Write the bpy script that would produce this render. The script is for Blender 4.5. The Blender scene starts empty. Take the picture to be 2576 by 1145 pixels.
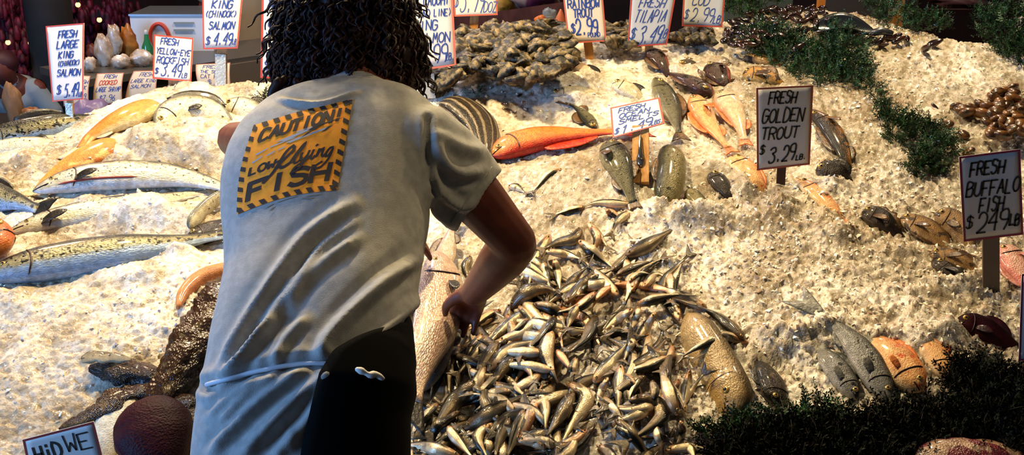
import bpy, bmesh, math, random
import numpy as np
from mathutils import Vector, Matrix
from mathutils.bvhtree import BVHTree
random.seed(7); RS = np.random.RandomState(11)
C = bpy.context.scene.collection
PI = math.pi
# ------------------------------------------------------------------ camera model
F = 2762.0; CZ = 1.85; PIT = math.radians(18.4); CP, SP = math.cos(PIT), math.sin(PIT)
CAM = np.array([0, 0, CZ])
def ray(px, py):
    u = (px-1288)/F; v = -(py-572.5)/F
    return np.array([u, CP+SP*v, -SP+CP*v])
def PY(px, py, y):                       # point on the ray at world depth y
    d = ray(px, py); return CAM + d*(y/d[1])
def fdist(p): return p[1]*CP - (p[2]-CZ)*SP
def proj(P):
    P = np.asarray(P); d = P-CAM
    f = d[..., 1]*CP - d[..., 2]*SP; up = d[..., 1]*SP + d[..., 2]*CP
    return 1288+F*d[..., 0]/f, 572.5-F*up/f
# ------------------------------------------------------------------ noise
def hsh(ix, iy, s):
    n = (ix.astype(np.int64)*374761393 + iy.astype(np.int64)*668265263 + s*1442695041) & 0xffffffff
    n = ((n ^ (n >> 13))*1274126177) & 0xffffffff
    n = ((n ^ (n >> 16))*2246822519) & 0xffffffff
    return ((n ^ (n >> 15)) & 0xffffff)/float(0xffffff)
def vnoise(x, y, cell, s):
    x = np.asarray(x, float)/cell; y = np.asarray(y, float)/cell
    ix = np.floor(x); iy = np.floor(y); fx = x-ix; fy = y-iy
    fx = fx*fx*(3-2*fx); fy = fy*fy*(3-2*fy)
    a = hsh(ix, iy, s); b = hsh(ix+1, iy, s); c = hsh(ix, iy+1, s); d = hsh(ix+1, iy+1, s)
    return (a*(1-fx)+b*fx)*(1-fy)+(c*(1-fx)+d*fx)*fy - .5
def facets(x, y, cell, amp, s, tilt=.8):
    X = x/cell; Y = y/cell; ix = np.floor(X); iy = np.floor(Y)
    best = np.full(X.shape, 9.); out = np.zeros(X.shape)
    for di in (-1, 0, 1):
        for dj in (-1, 0, 1):
            a = ix+di; b = iy+dj
            qx = a+hsh(a, b, s); qy = b+hsh(a, b, s+1)
            dx = X-qx; dy = (Y-qy)*1.3; d = dx*dx+dy*dy
            h = hsh(a, b, s+2)-.5 + tilt*(2*hsh(a, b, s+3)-1)*dx + tilt*(2*hsh(a, b, s+4)-1)*dy
            m = d < best; best = np.where(m, d, best); out = np.where(m, h, out)
    return out*amp
MOUNDS = [(-1.05, 3.12, .32, .2, .035), (-.85, 2.35, .4, .2, .03), (.28, 2.95, .3, .14, .03), (-.1, 2.45, .28, .28, -.02),
          (.75, 2.5, .3, .25, .035), (.02, 3.4, .25, .12, .04), (.3, 2.18, .2, .12, .02), (.95, 3.3, .25, .15, .02)]
def H0(x, y):
    z = -.16 + .4*y + .03*vnoise(x, y, .45, 3) + .012*vnoise(x, y, .16, 5)
    for mx, my, sx, sy, a in MOUNDS:
        z = z + a*np.exp(-((x-mx)/sx)**2-((y-my)/sy)**2)
    return z
_tx = np.arange(-3.2, 3.4, .01); _ty = np.arange(1.1, 5.6, .01); _TB = H0(np.repeat(_tx[:, None], len(_ty), 1), np.repeat(_ty[None, :], len(_tx), 0)).tolist()
def h0(x, y):                            # fast look-up of H0
    a = min(max((x+3.2)/.01, 0), len(_tx)-1.01); b = min(max((y-1.1)/.01, 0), len(_ty)-1.01); i = int(a); j = int(b); fx = a-i; fy = b-j
    r, q = _TB[i], _TB[i+1]
    return (r[j]*(1-fx)+q[j]*fx)*(1-fy)+(r[j+1]*(1-fx)+q[j+1]*fx)*fy
def surf(px, py, h=0.):
    d0, d1, d2 = (float(v) for v in ray(px, py)); lo, hi = 1.2, 5.5
    for _ in range(24):
        m = (lo+hi)/2; k = m/d1
        if CZ+d2*k > h0(d0*k, m)+h: lo = m
        else: hi = m
    return np.array([d0*lo/d1, lo, CZ+d2*lo/d1])
def nrm_at(x, y):
    e = .02
    n = np.array([-(h0(x+e, y)-h0(x-e, y))/(2*e), -(h0(x, y+e)-h0(x, y-e))/(2*e), 1.])
    return n/np.linalg.norm(n)
def unit(v):
    v = np.asarray(v, float); return v/(np.linalg.norm(v)+1e-12)
# ------------------------------------------------------------------ objects
def link(o, parent=None):
    C.objects.link(o)
    if parent is not None: o.parent = parent
    return o
def tag(o, label=None, cat=None, group=None, kind=None):
    if label: o['label'] = label
    if cat: o['category'] = cat
    if group: o['group'] = group
    if kind: o['kind'] = kind
    return o
def thing(name, label, cat, loc=(0, 0, 0), group=None, kind=None):
    o = bpy.data.objects.new(name, None); o.location = Vector(loc); o.empty_display_size = .05
    link(o); return tag(o, label, cat, group, kind)
def mesh(name, V, Fc, mat, parent=None, uv=None, smooth=True, mi=None, wuv=None):
    """V in world space; the object origin goes to the parent's location (or the mesh base)."""
    V = np.asarray(V, float)
    if parent is not None:
        org = np.array(parent.matrix_world.translation) if parent.parent is None and parent.type == 'EMPTY' else None
        if org is None or True:
            org = np.zeros(3); q = parent
            while q is not None: org = org+np.array(q.location); q = q.parent
        loc = np.zeros(3)
    else:
        org = np.array([V[:, 0].mean(), V[:, 1].mean(), V[:, 2].min()]); loc = org
    me = bpy.data.meshes.new(name)
    me.from_pydata((V-org).tolist(), [], [tuple(int(i) for i in f) for f in Fc])
    for m in (mat if isinstance(mat, (list, tuple)) else [mat]): me.materials.append(m)
    if mi is not None: me.polygons.foreach_set('material_index', np.asarray(mi, np.int32))
    if smooth: me.polygons.foreach_set('use_smooth', np.ones(len(me.polygons), bool))
    if uv is not None:
        l = me.uv_layers.new(name='UVMap'); idx = np.zeros(len(me.loops), np.int32)
        me.loops.foreach_get('vertex_index', idx)
        l.data.foreach_set('uv', np.asarray(uv, np.float32)[idx].ravel())
    me.update()
    o = bpy.data.objects.new(name, me); o.location = Vector(loc)
    return link(o, parent)
class MB:
    def __init__(s): s.V = []; s.F = []; s.n = 0; s.mi = []
    def add(s, V, Fc, mi=0):
        V = np.asarray(V, float); s.V.append(V)
        s.F += [tuple(int(i)+s.n for i in f) for f in Fc]; s.mi += [mi]*len(Fc); s.n += len(V); return s
    def box(s, c, size, rot=None, mi=0):
        c = np.array(c); h = np.array(size)/2
        V = np.array([[x, y, z] for x in (-1, 1) for y in (-1, 1) for z in (-1, 1)])*h
        if rot is not None: V = V@np.array(rot).T
        return s.add(V+c, [(0, 1, 3, 2), (4, 6, 7, 5), (0, 4, 5, 1), (2, 3, 7, 6), (0, 2, 6, 4), (1, 5, 7, 3)], mi)
    def tube(s, pts, r, n=10, mi=0, flat=1., up=None, caps=2):
        v, f = tube(pts, r, n, flat, up, caps); return s.add(v, f, mi)
    def ball(s, c, r, n=10, mi=0, rot=None):
        v, f = ball(c, r, n, rot); return s.add(v, f, mi)
    def done(s, name, mat, parent=None, smooth=True, uv=None):
        return mesh(name, np.concatenate(s.V), s.F, mat, parent, smooth=smooth, mi=s.mi, uv=uv)
def frames(P, up=None):
    P = np.asarray(P, float); T = np.gradient(P, axis=0); T /= np.linalg.norm(T, axis=1)[:, None]+1e-12
    u = np.array(up if up is not None else (0, 0, 1.)); 
    if up is None and abs(T[0]@u) > .9: u = np.array([1., 0, 0])
    N = []
    for t in T:
        n = u-t*(u@t)
        if np.linalg.norm(n) < 1e-3: n = np.cross(t, [.3, .5, .8])
        n = unit(n); N.append(n)
        if up is None: u = n
    N = np.array(N); return T, N, np.cross(N, T)
def tube(P, r, n=10, flat=1., up=None, caps=2):
    P = np.asarray(P, float); r = np.broadcast_to(np.asarray(r, float), (len(P),)).copy()
    T, N, B = frames(P, up)
    PP = [P[0]-T[0]*r[0]*c for c in ((1., .7) if caps else ())]; RR = [r[0]*c for c in ((.05, .7) if caps else ())]
    PP += list(P); RR += list(r)
    if caps: PP += [P[-1]+T[-1]*r[-1]*.7, P[-1]+T[-1]*r[-1]]; RR += [r[-1]*.7, r[-1]*.05]; N = np.vstack([N[:1], N[:1], N, N[-1:], N[-1:]]); B = np.vstack([B[:1], B[:1], B, B[-1:], B[-1:]])
    a = np.arange(n)*2*PI/n
    V = np.array([p+rr*(np.cos(a)[:, None]*b+flat*np.sin(a)[:, None]*nn) for p, rr, nn, b in zip(PP, RR, N, B)]).reshape(-1, 3)
    m = len(PP); Fc = [(i*n+j, i*n+(j+1) % n, (i+1)*n+(j+1) % n, (i+1)*n+j) for i in range(m-1) for j in range(n)]
    Fc += [tuple(range(n))[::-1], tuple((m-1)*n+j for j in range(n))]
    return V, Fc
def ball(c, r, n=10, rot=None):
    r = np.broadcast_to(np.asarray(r, float), (3,)); m = n//2+1; V = []
    for i in range(1, m):
        th = PI*i/m
        for j in range(n): V.append([math.sin(th)*math.cos(2*PI*j/n), math.sin(th)*math.sin(2*PI*j/n), math.cos(th)])
    V += [[0, 0, 1], [0, 0, -1]]; V = np.array(V)*r; k = (m-1)*n
    if rot is not None: V = V@np.asarray(rot).T
    Fc = [(i*n+j, (i+1)*n+j, (i+1)*n+(j+1) % n, i*n+(j+1) % n) for i in range(m-2) for j in range(n)]
    Fc += [(j, (j+1) % n, k) for j in range(n)]+[((m-2)*n+(j+1) % n, (m-2)*n+j, k+1) for j in range(n)]
    return V+np.asarray(c), Fc
def cat(P, n):                            # catmull-rom resample, even arc length
    P = np.asarray(P, float)
    if len(P) == 2: return P[0]+(P[1]-P[0])*np.linspace(0, 1, n)[:, None]
    Q = np.vstack([2*P[0]-P[1], P, 2*P[-1]-P[-2]]); out = []
    for i in range(1, len(Q)-2):
        for t in np.linspace(0, 1, 12, endpoint=False):
            out.append(.5*(2*Q[i]+(Q[i+1]-Q[i-1])*t+(2*Q[i-1]-5*Q[i]+4*Q[i+1]-Q[i+2])*t*t+(3*Q[i]-Q[i-1]-3*Q[i+1]+Q[i+2])*t**3))
    out.append(Q[-2]); out = np.array(out); s = np.r_[0, np.cumsum(np.linalg.norm(np.diff(out, axis=0), axis=1))]
    g = np.linspace(0, s[-1], n); return np.stack([np.interp(g, s, out[:, k]) for k in range(out.shape[1])], 1)
def plate(G, th, nrm):                    # G (a,b,3) grid, closed plate thickness th
    a, b = G.shape[:2]; top = (G+nrm*th/2).reshape(-1, 3); bot = (G-nrm*th/2).reshape(-1, 3); k = a*b
    Fc = []
    for i in range(a-1):
        for j in range(b-1):
            q = (i*b+j, i*b+j+1, (i+1)*b+j+1, (i+1)*b+j); Fc += [q, tuple(k+x for x in q[::-1])]
    rim = [j for j in range(b)]+[i*b+b-1 for i in range(1, a)]+[(a-1)*b+j for j in range(b-2, -1, -1)]+[i*b for i in range(a-2, 0, -1)]
    for i in range(len(rim)): p, q = rim[i], rim[(i+1) % len(rim)]; Fc.append((q, p, p+k, q+k))
    return np.vstack([top, bot]), Fc
# ------------------------------------------------------------------ materials
def lin(h):
    c = [int(h[i:i+2], 16)/255 for i in (0, 2, 4)]
    return tuple((x/12.92 if x <= .04045 else ((x+.055)/1.055)**2.4) for x in c)+(1,)
MATS = {}
def mat(name, col='808080', rough=.5, metal=0., col2=None, nscale=20., nlo=.4, nhi=.6, bump=0., bscale=60., coat=0., sss=0., spec=None, trans=0., emit=None, estr=0., detail=3., stretch=None):
    if name in MATS: return MATS[name]
    m = bpy.data.materials.new(name); m.use_nodes = True; nt = m.node_tree; N = nt.nodes; L = nt.links; b = N['Principled BSDF']
    b.inputs['Base Color'].default_value = lin(col); b.inputs['Roughness'].default_value = rough; b.inputs['Metallic'].default_value = metal
    b.inputs['Coat Weight'].default_value = coat; b.inputs['Coat Roughness'].default_value = .08; b.inputs['Transmission Weight'].default_value = trans
    if sss: b.inputs['Subsurface Weight'].default_value = sss; b.inputs['Subsurface Scale'].default_value = .01
    if spec is not None: b.inputs['Specular IOR Level'].default_value = spec
    if emit: b.inputs['Emission Color'].default_value = lin(emit); b.inputs['Emission Strength'].default_value = estr
    if col2 or bump:
        tc = N.new('ShaderNodeTexCoord'); src = tc.outputs['Object']
        if stretch: mp = N.new('ShaderNodeMapping'); mp.inputs['Scale'].default_value = stretch; L.new(src, mp.inputs[0]); src = mp.outputs[0]
    if col2:
        n = N.new('ShaderNodeTexNoise'); n.inputs['Scale'].default_value = nscale; n.inputs['Detail'].default_value = detail; L.new(src, n.inputs[0])
        r = N.new('ShaderNodeValToRGB'); r.color_ramp.elements[0].position = nlo; r.color_ramp.elements[1].position = nhi
        r.color_ramp.elements[0].color = lin(col); r.color_ramp.elements[1].color = lin(col2); L.new(n.outputs[0], r.inputs[0]); L.new(r.outputs[0], b.inputs['Base Color'])
    if bump:
        n = N.new('ShaderNodeTexNoise'); n.inputs['Scale'].default_value = bscale; n.inputs['Detail'].default_value = 4; L.new(src, n.inputs[0])
        bp = N.new('ShaderNodeBump'); bp.inputs['Strength'].default_value = bump; bp.inputs['Distance'].default_value = .004; L.new(n.outputs[0], bp.inputs['Height']); L.new(bp.outputs[0], b.inputs['Normal'])
    MATS[name] = m; return m
def fishmat(name, back, side, belly, b=(.3, .42, .75, .9), spot=None, sthr=.6, sscale=90., metal=.45, rough=.28, mottle=.12, scales=1., tailcol=None, sbelow=.6, head=None, stripes=0):
    """v of the UV map runs from the dorsal line (0) to the belly (1), u from snout to tail."""
    m = bpy.data.materials.new(name); m.use_nodes = True; nt = m.node_tree; N = nt.nodes; L = nt.links; p = N['Principled BSDF']
    uv = N.new('ShaderNodeUVMap'); uv.uv_map = 'UVMap'; sp = N.new('ShaderNodeSeparateXYZ'); L.new(uv.outputs[0], sp.inputs[0])
    tc = N.new('ShaderNodeTexCoord'); nz = N.new('ShaderNodeTexNoise'); nz.inputs['Scale'].default_value = 28; nz.inputs['Detail'].default_value = 4; L.new(tc.outputs['Object'], nz.inputs[0])
    ma = N.new('ShaderNodeMath'); ma.operation = 'MULTIPLY_ADD'; L.new(nz.outputs[0], ma.inputs[0]); ma.inputs[1].default_value = mottle*2; L.new(sp.outputs[1], ma.inputs[2])
    mb = N.new('ShaderNodeMath'); mb.operation = 'SUBTRACT'; L.new(ma.outputs[0], mb.inputs[0]); mb.inputs[1].default_value = mottle
    r = N.new('ShaderNodeValToRGB'); e = r.color_ramp.elements; e[0].position = b[0]; e[0].color = lin(back); e[1].position = b[1]; e[1].color = lin(side)
    q = e.new(b[2]); q.color = lin(side); q = e.new(b[3]); q.color = lin(belly); L.new(mb.outputs[0], r.inputs[0]); out = r.outputs[0]
    if head:
        mr = N.new('ShaderNodeMapRange'); mr.inputs[1].default_value = .1; mr.inputs[2].default_value = .24; mr.inputs[3].default_value = .75; mr.inputs[4].default_value = 0.; L.new(sp.outputs[0], mr.inputs[0])
        mh = N.new('ShaderNodeMix'); mh.data_type = 'RGBA'; L.new(mr.outputs[0], mh.inputs[0]); L.new(out, mh.inputs[6]); mh.inputs[7].default_value = lin(head); out = mh.outputs[2]
    if stripes:
        q1 = N.new('ShaderNodeMath'); q1.operation = 'MULTIPLY'; L.new(mb.outputs[0], q1.inputs[0]); q1.inputs[1].default_value = stripes; q2 = N.new('ShaderNodeMath'); q2.operation = 'SINE'; L.new(q1.outputs[0], q2.inputs[0])
        q3 = N.new('ShaderNodeMapRange'); q3.inputs[1].default_value = .3; q3.inputs[2].default_value = .9; L.new(q2.outputs[0], q3.inputs[0]); q4 = N.new('ShaderNodeMix'); q4.data_type = 'RGBA'; L.new(q3.outputs[0], q4.inputs[0]); L.new(out, q4.inputs[6]); q4.inputs[7].default_value = lin('8a7a64'); out = q4.outputs[2]
    if spot:
        s = N.new('ShaderNodeTexNoise'); s.inputs['Scale'].default_value = sscale; s.inputs['Detail'].default_value = 1.5; L.new(tc.outputs['Object'], s.inputs[0])
        rr = N.new('ShaderNodeValToRGB'); rr.color_ramp.elements[0].position = sthr; rr.color_ramp.elements[1].position = sthr+.05; L.new(s.outputs[0], rr.inputs[0])
        lt = N.new('ShaderNodeMath'); lt.operation = 'LESS_THAN'; L.new(sp.outputs[1], lt.inputs[0]); lt.inputs[1].default_value = sbelow
        mm = N.new('ShaderNodeMath'); mm.operation = 'MULTIPLY'; L.new(rr.outputs[0], mm.inputs[0]); L.new(lt.outputs[0], mm.inputs[1])
        mx = N.new('ShaderNodeMix'); mx.data_type = 'RGBA'; L.new(mm.outputs[0], mx.inputs[0]); L.new(out, mx.inputs[6]); mx.inputs[7].default_value = lin(spot); out = mx.outputs[2]
    n5 = N.new('ShaderNodeTexNoise'); n5.inputs['Scale'].default_value = 75; n5.inputs['Detail'].default_value = 5; L.new(tc.outputs['Object'], n5.inputs[0])
    r5 = N.new('ShaderNodeValToRGB'); r5.color_ramp.elements[0].position = .38; r5.color_ramp.elements[1].position = .6; r5.color_ramp.elements[0].color = (.62, .58, .52, 1); r5.color_ramp.elements[1].color = (1, 1, 1, 1); L.new(n5.outputs[0], r5.inputs[0])
    m5 = N.new('ShaderNodeMix'); m5.data_type = 'RGBA'; m5.blend_type = 'MULTIPLY'; m5.inputs[0].default_value = .75; L.new(out, m5.inputs[6]); L.new(r5.outputs[0], m5.inputs[7]); out = m5.outputs[2]
    L.new(out, p.inputs['Base Color']); p.inputs['Metallic'].default_value = metal*.5; p.inputs['Roughness'].default_value = rough+.06
    p.inputs['Coat Weight'].default_value = .35; p.inputs['Coat Roughness'].default_value = .12
    mp = N.new('ShaderNodeMapping'); mp.inputs['Scale'].default_value = (70, 45, 1); L.new(uv.outputs[0], mp.inputs[0])
    vo = N.new('ShaderNodeTexVoronoi'); vo.inputs['Scale'].default_value = 1; L.new(mp.outputs[0], vo.inputs['Vector'])
    ad = N.new('ShaderNodeMath'); ad.operation = 'ADD'; L.new(vo.outputs['Distance'], ad.inputs[0]); L.new(nz.outputs[0], ad.inputs[1])
    bp = N.new('ShaderNodeBump'); bp.inputs['Strength'].default_value = .55*scales; bp.inputs['Distance'].default_value = .002; L.new(ad.outputs[0], bp.inputs['Height']); L.new(bp.outputs[0], p.inputs['Normal'])
    MATS[name] = m; return m
fishmat('salmon', '3a3d38', 'cfc8b0', 'd8dce0', (.26, .42, .7, .85), '2a2c28', .62, 130, .5, .3)
fishmat('dark_salmon', '23241e', '9a9068', '8fa4bc', (.3, .46, .54, .62), '1a1a15', .55, 90, .5, .3)
fishmat('pale_salmon', '6a6a5c', 'd8ceb0', 'e2dccb', (.2, .4, .75, .9), '3a3a30', .66, 110, .4, .3)
fishmat('smelt', '2b2719', 'dcc8a2', 'e8c8a0', (.36, .43, .68, .85), None, metal=.8, rough=.2, head='c08c5c', mottle=.07, scales=.5)
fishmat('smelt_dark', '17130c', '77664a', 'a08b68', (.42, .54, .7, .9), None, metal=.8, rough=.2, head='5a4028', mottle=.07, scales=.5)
fishmat('smelt_rosy', '2d2415', 'dcb690', 'd08a5c', (.33, .42, .6, .8), None, metal=.8, rough=.2, head='b8744c', mottle=.07, scales=.5)
fishmat('orange', 'd8641c', 'e67a24', 'c4200e', (.2, .4, .62, .85), 'b5531d', .68, 60, .05, .38, scales=1.2)
fishmat('orange_pale', 'd66a22', 'e0a86a', 'e8cda0', (.1, .45, .7, .9), 'cf5f22', .62, 40, .05, .38)
fishmat('orange_left', 'd06a1a', 'd88428', 'e9cf90', (.25, .45, .7, .9), 'e3b060', .62, 25, .05, .5)
fishmat('golden', 'd8813a', 'e0a468', 'e6c8a0', (.12, .4, .65, .9), 'cd6a30', .6, 30, .15, .28)
fishmat('pinkgold', 'd3946a', 'dcb592', 'e2cdb8', (.12, .35, .65, .9), 'd07048', .62, 30, .1, .3)
fishmat('rockface', 'c65a18', 'd4641c', 'dd7a30', (.2, .4, .7, .9), '3a1a08', .57, 60, .05, .4, sbelow=.9)
fishmat('tilapia', '2a2622', '5a5044', '8a7c68', (.2, .45, .7, .9), '1c1816', .58, 60, .25, .28)
fishmat('tilapia_red', '3a1c18', '4a3a34', 'a5482c', (.15, .4, .6, .8), '1c1412', .58, 60, .25, .28)
fishmat('olive', '20221a', '5c573c', '8b8464', (.25, .5, .7, .9), '16180f', .6, 110, .3, .3)
fishmat('olive_light', '2c2d20', '857c58', 'a59c7c', (.2, .45, .7, .9), '22241a', .64, 110, .3, .3)
fishmat('pale_grey', '9a907e', 'cabf9e', 'd8d0bc', (.1, .35, .7, .9), 'a08d70', .64, 60, .3, .3)
fishmat('yellowbrown', '4a3416', 'a8782a', 'b59a5a', (.15, .4, .7, .9), '33200f', .52, 45, .1, .32, sbelow=1)
fishmat('dark_streak', '1a110a', '4a2e12', '8a5a18', (.35, .5, .55, .7), '120c08', .52, 60, .15, .28, sbelow=1)
fishmat('nearblack', '120e0b', '2a211a', '40342a', (.25, .5, .7, .9), '5a4c3a', .64, 70, .1, .22, sbelow=1)
fishmat('monk', '1c0f07', '3a2210', '442a14', (.25, .5, .7, .9), '5e4a2c', .6, 45, 0., .2, scales=2., sbelow=1)
fishmat('maroon', '22020c', '300410', '3a0614', (.3, .5, .7, .9), None, .52, 22, 0., .5)
fishmat('flounder', '5a3f1e', '9a7440', 'b99664', (.2, .45, .7, .9), '3a2612', .57, 35, .05, .4, sbelow=1)
fishmat('carp', '54411f', 'a88a54', 'c9b184', (.08, .36, .7, .9), '3d2f16', .68, 60, .1, .32)
fishmat('iris', '8a8086', 'c4a48e', 'd6c0a6', (.15, .35, .7, .9), 'a58a80', .6, 30, .5, .3)
fishmat('greyfish', '26282a', '7c7c7a', 'a8a49a', (.2, .45, .7, .9), '1c1e20', .62, 60, .35, .3)
fishmat('pinkfish', 'c87468', 'd6a292', 'dcc8bc', (.15, .4, .7, .9), 'b5503c', .64, 40, .3, .28)
fishmat('redstripe', '5a141a', 'a88a70', 'c2ac90', (.2, .35, .7, .9), '5e1420', .5, 22, .05, .3, sbelow=1)
fishmat('whitebelly', 'd8c8a2', 'e2d6b8', 'e8dec6', (.1, .3, .7, .9), None, metal=0., rough=.4)
fishmat('tan', 'b8692c', 'c67c3a', 'a85a26', (.2, .4, .7, .9), 'd8a878', .7, 40, 0., .35)
fishmat('tan_tip', '6a5e46', '9a8c6c', 'a89a7a', (.2, .4, .7, .9), '3a3020', .6, 90, 0., .4)
fishmat('stripedark', '1d1712', '3c3228', '6a5c48', (.3, .5, .7, .9), None, metal=.1, rough=.35, mottle=.03, stripes=44)
for q_ in ('nearblack', 'dark_streak', 'tilapia', 'tilapia_red', 'stripedark', 'olive', 'olive_light', 'greyfish'):
    p_ = MATS[q_].node_tree.nodes['Principled BSDF']; p_.inputs['Coat Weight'].default_value = .22; p_.inputs['Specular IOR Level'].default_value = .25
for q_ in ('maroon', 'monk'):
    p_ = MATS[q_].node_tree.nodes['Principled BSDF']; p_.inputs['Coat Weight'].default_value = .0 if q_ == 'maroon' else .1; p_.inputs['Specular IOR Level'].default_value = .12 if q_ == 'maroon' else .5
finm = {k: mat('fin_'+k, a, .4, 0, col2=b2, nscale=40, coat=.3, bump=.5, bscale=120, stretch=(1, 1, 1)) for k, a, b2 in
        (('silver', '8d8a80', '4b4c4a'), ('dark', '2a241c', '15110c'), ('orange', 'c8591c', 'dd8040'), ('red', 'a81c0e', 'd04018'), ('pale', 'd9c8a4', 'b8a078'), ('smelt', '6f5c40', '463a26'), ('brown', '6a4a28', '3a2614'), ('maroon', '3a0a16', '22060c'), ('pink', 'c88a7c', 'a86050'))}
M_iris = mat('eye_iris', 'b9964e', .2, .5); M_pup = mat('eye_pupil', '060606', .08, coat=1.)
# ------------------------------------------------------------------ fish
tt = [0, .03, .1, .22, .4, .6, .8, .92, 1]
PROF = {
 'salmon': ([.05, .3, .62, .88, 1, .85, .5, .27, .3], [.05, .35, .65, .9, 1, .85, .45, .25, .3], [.05, .35, .65, .95, 1, .8, .4, .18, .07]),
 'smelt': ([.1, .36, .62, .84, 1, .78, .4, .22, .24], [.08, .4, .7, .95, 1.08, .8, .38, .2, .22], [.1, .4, .68, .9, 1, .74, .34, .14, .07]),
 'rock': ([.12, .4, .72, 1, 1, .76, .42, .3, .33], [.15, .5, .8, 1, 1, .7, .36, .28, .33], [.15, .5, .85, 1, .95, .65, .32, .16, .08]),
 'blunt': ([.08, .55, .86, 1, .96, .76, .46, .3, .33], [.08, .52, .85, 1, .95, .7, .38, .28, .3], [.08, .52, .9, 1, .95, .7, .35, .2, .1]),
 'arm': ([.5, .62, .75, .88, 1, .85, .6, .4, .2], [.5, .62, .75, .88, 1, .85, .6, .4, .2], [.5, .62, .75, .88, 1, .85, .6, .4, .2]),
 'monk': ([.5, .75, .95, 1, .85, .6, .42, .3, .25], [.5, .75, .95, 1, .85, .6, .42, .3, .25], [.3, .6, .9, 1, .9, .7, .5, .35, .2]),
 'flat': ([.1, .4, .75, 1, 1.05, .9, .5, .25, .25], [.1, .4, .75, 1, 1.05, .9, .5, .25, .25], [.2, .6, .9, 1, 1, .8, .5, .3, .2]),
 'capsule': ([.06, .5, .84, 1, 1, 1, .9, .6, .1], [.06, .5, .84, 1, 1, 1, .9, .6, .1], [.06, .5, .84, 1, 1, 1, .9, .6, .1])}
def fish_body(sp3, up, prof, hh, ww, roll, nu=30, nr=16, lump=0, ridge=0, gill=.2):
    P = cat(sp3, nu); L = np.linalg.norm(np.diff(P, axis=0), axis=1).sum()
    t = np.linspace(0, 1, nu)
    t = np.where(t < .25, .25*(t/.25)**1.9, t); P = np.stack([np.interp(t, np.linspace(0, 1, nu), P[:, k]) for k in range(3)], 1)
    T, N, B = frames(P, up)
    D = math.cos(roll)*B+math.sin(roll)*N; S = np.cross(T, D)
    tp, bt, wd = [np.interp(t, tt, a) for a in PROF[prof]]
    g = 1+.10*np.clip(1-np.abs(t-gill)/.03, 0, 1)*(t < gill) - .04*np.clip(1-np.abs(t-gill-.02)/.03, 0, 1) if gill else np.ones(nu)
    a = np.arange(nr)*2*PI/nr; ca, sa = np.cos(a), np.sin(a); V = np.zeros((nu, nr, 3)); UV = np.zeros((nu, nr, 2))
    ex = .9
    for i in range(nu):
        h = np.where(ca > 0, tp[i], bt[i])*hh*np.sign(ca)*np.abs(ca)**ex; w = wd[i]*ww*np.sign(sa)*np.abs(sa)**ex*g[i]
        k = np.ones(nr)
        if lump: k = 1+lump*(vnoise(t[i]*L*np.ones(nr), a*hh*2, .018, 31)+vnoise(t[i]*L*np.ones(nr), a*hh*2, .05, 37))
        if ridge: k = k*(1+ridge*np.sin(a*18+t[i]*5))
        V[i] = P[i]+D[i]*(h*k)[:, None]+S[i]*(w*k)[:, None]
        UV[i, :, 0] = t[i]; UV[i, :, 1] = np.minimum(a, 2*PI-a)/PI
    Fc = [(i*nr+j, i*nr+(j+1) % nr, (i+1)*nr+(j+1) % nr, (i+1)*nr+j) for i in range(nu-1) for j in range(nr)]
    Fc += [tuple(range(nr))[::-1], tuple((nu-1)*nr+j for j in range(nr))]
    return V.reshape(-1, 3), Fc, UV.reshape(-1, 2), dict(P=P, T=T, D=D, S=S, N=N, t=t, L=L, hh=hh, ww=ww, tp=tp*hh, bt=bt*hh, wd=wd*ww)
def fin_tail(fr, size, spread, fork, th, name, m, parent, nb=9):
    P, T, D, S = fr['P'][-1], unit(fr['P'][-1]-fr['P'][-3]), fr['D'][-1], fr['S'][-1]; D = unit(D-T*(D@T)); S = unit(np.cross(T, D)); h0 = fr['tp'][-1]
    G = np.zeros((6, nb, 3))
    for i in range(6):
        for j in range(nb):
            q = 2*j/(nb-1)-1; s = i/5
            G[i, j] = P+T*(size*s*(1-fork*(1-abs(q)))-h0*.5)+D*q*(h0*.9+(spread-h0)*s**.8)+S*th*.8*math.cos(q*14)*s
    v, f = plate(G, th, S); return mesh(name, v, f, m, parent)
def fin_edge(fr, t0, t1, h, th, name, m, parent, side=1, back=.3, nb=10, spiky=0):
    t = fr['t']; G = np.zeros((nb, 4, 3)); ts = np.linspace(t0, t1, nb)
    for i, q in enumerate(ts):
        f = lambda A: np.array([np.interp(q, t, A[:, k]) for k in range(3)])
        p, T, D, S = f(fr['P']), unit(f(fr['T'])), unit(f(fr['D'])), unit(f(fr['S'])); e = np.interp(q, t, fr['tp'] if side > 0 else fr['bt'])*.9
        u = i/(nb-1); hf = h*(math.sin(PI*min(1, u*.85+.12))**.6)*(1-(spiky*(i % 2)))
        for j in range(4): s = j/3; G[i, j] = p+D*side*(e+hf*s)+T*hf*back*s
        n = S
    v, f2 = plate(G, th, n); return mesh(name, v, f2, m, parent)
def fin_pec(fr, t0, ang, L, w, name, m, parent, sgn=1, th=.0016, lift=.3):
    t = fr['t']; f = lambda A: np.array([np.interp(t0, t, A[:, k]) for k in range(3)])
    p, T, D, S = f(fr['P']), unit(f(fr['T'])), unit(f(fr['D'])), unit(f(fr['S']))*sgn
    e = np.interp(t0, t, fr['bt']); wd = np.interp(t0, t, fr['wd'])
    o = p-D*e*math.sin(ang)*.8+S*wd*math.cos(ang)*.95; d = unit(T+S*lift-D*.35*math.sin(ang)); c = unit(np.cross(S, d)); n = np.cross(d, c)
    G = np.array([[o+d*L*s*(1-.25*abs(q))+c*w*q*(.35+.75*s-.55*s**3)+n*.12*L*math.sin(s*2) for q in np.linspace(-1, 1, 6)] for s in np.linspace(0, 1, 6)])
    v, f2 = plate(G, th, n); return mesh(name, v, f2, m, parent)
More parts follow.
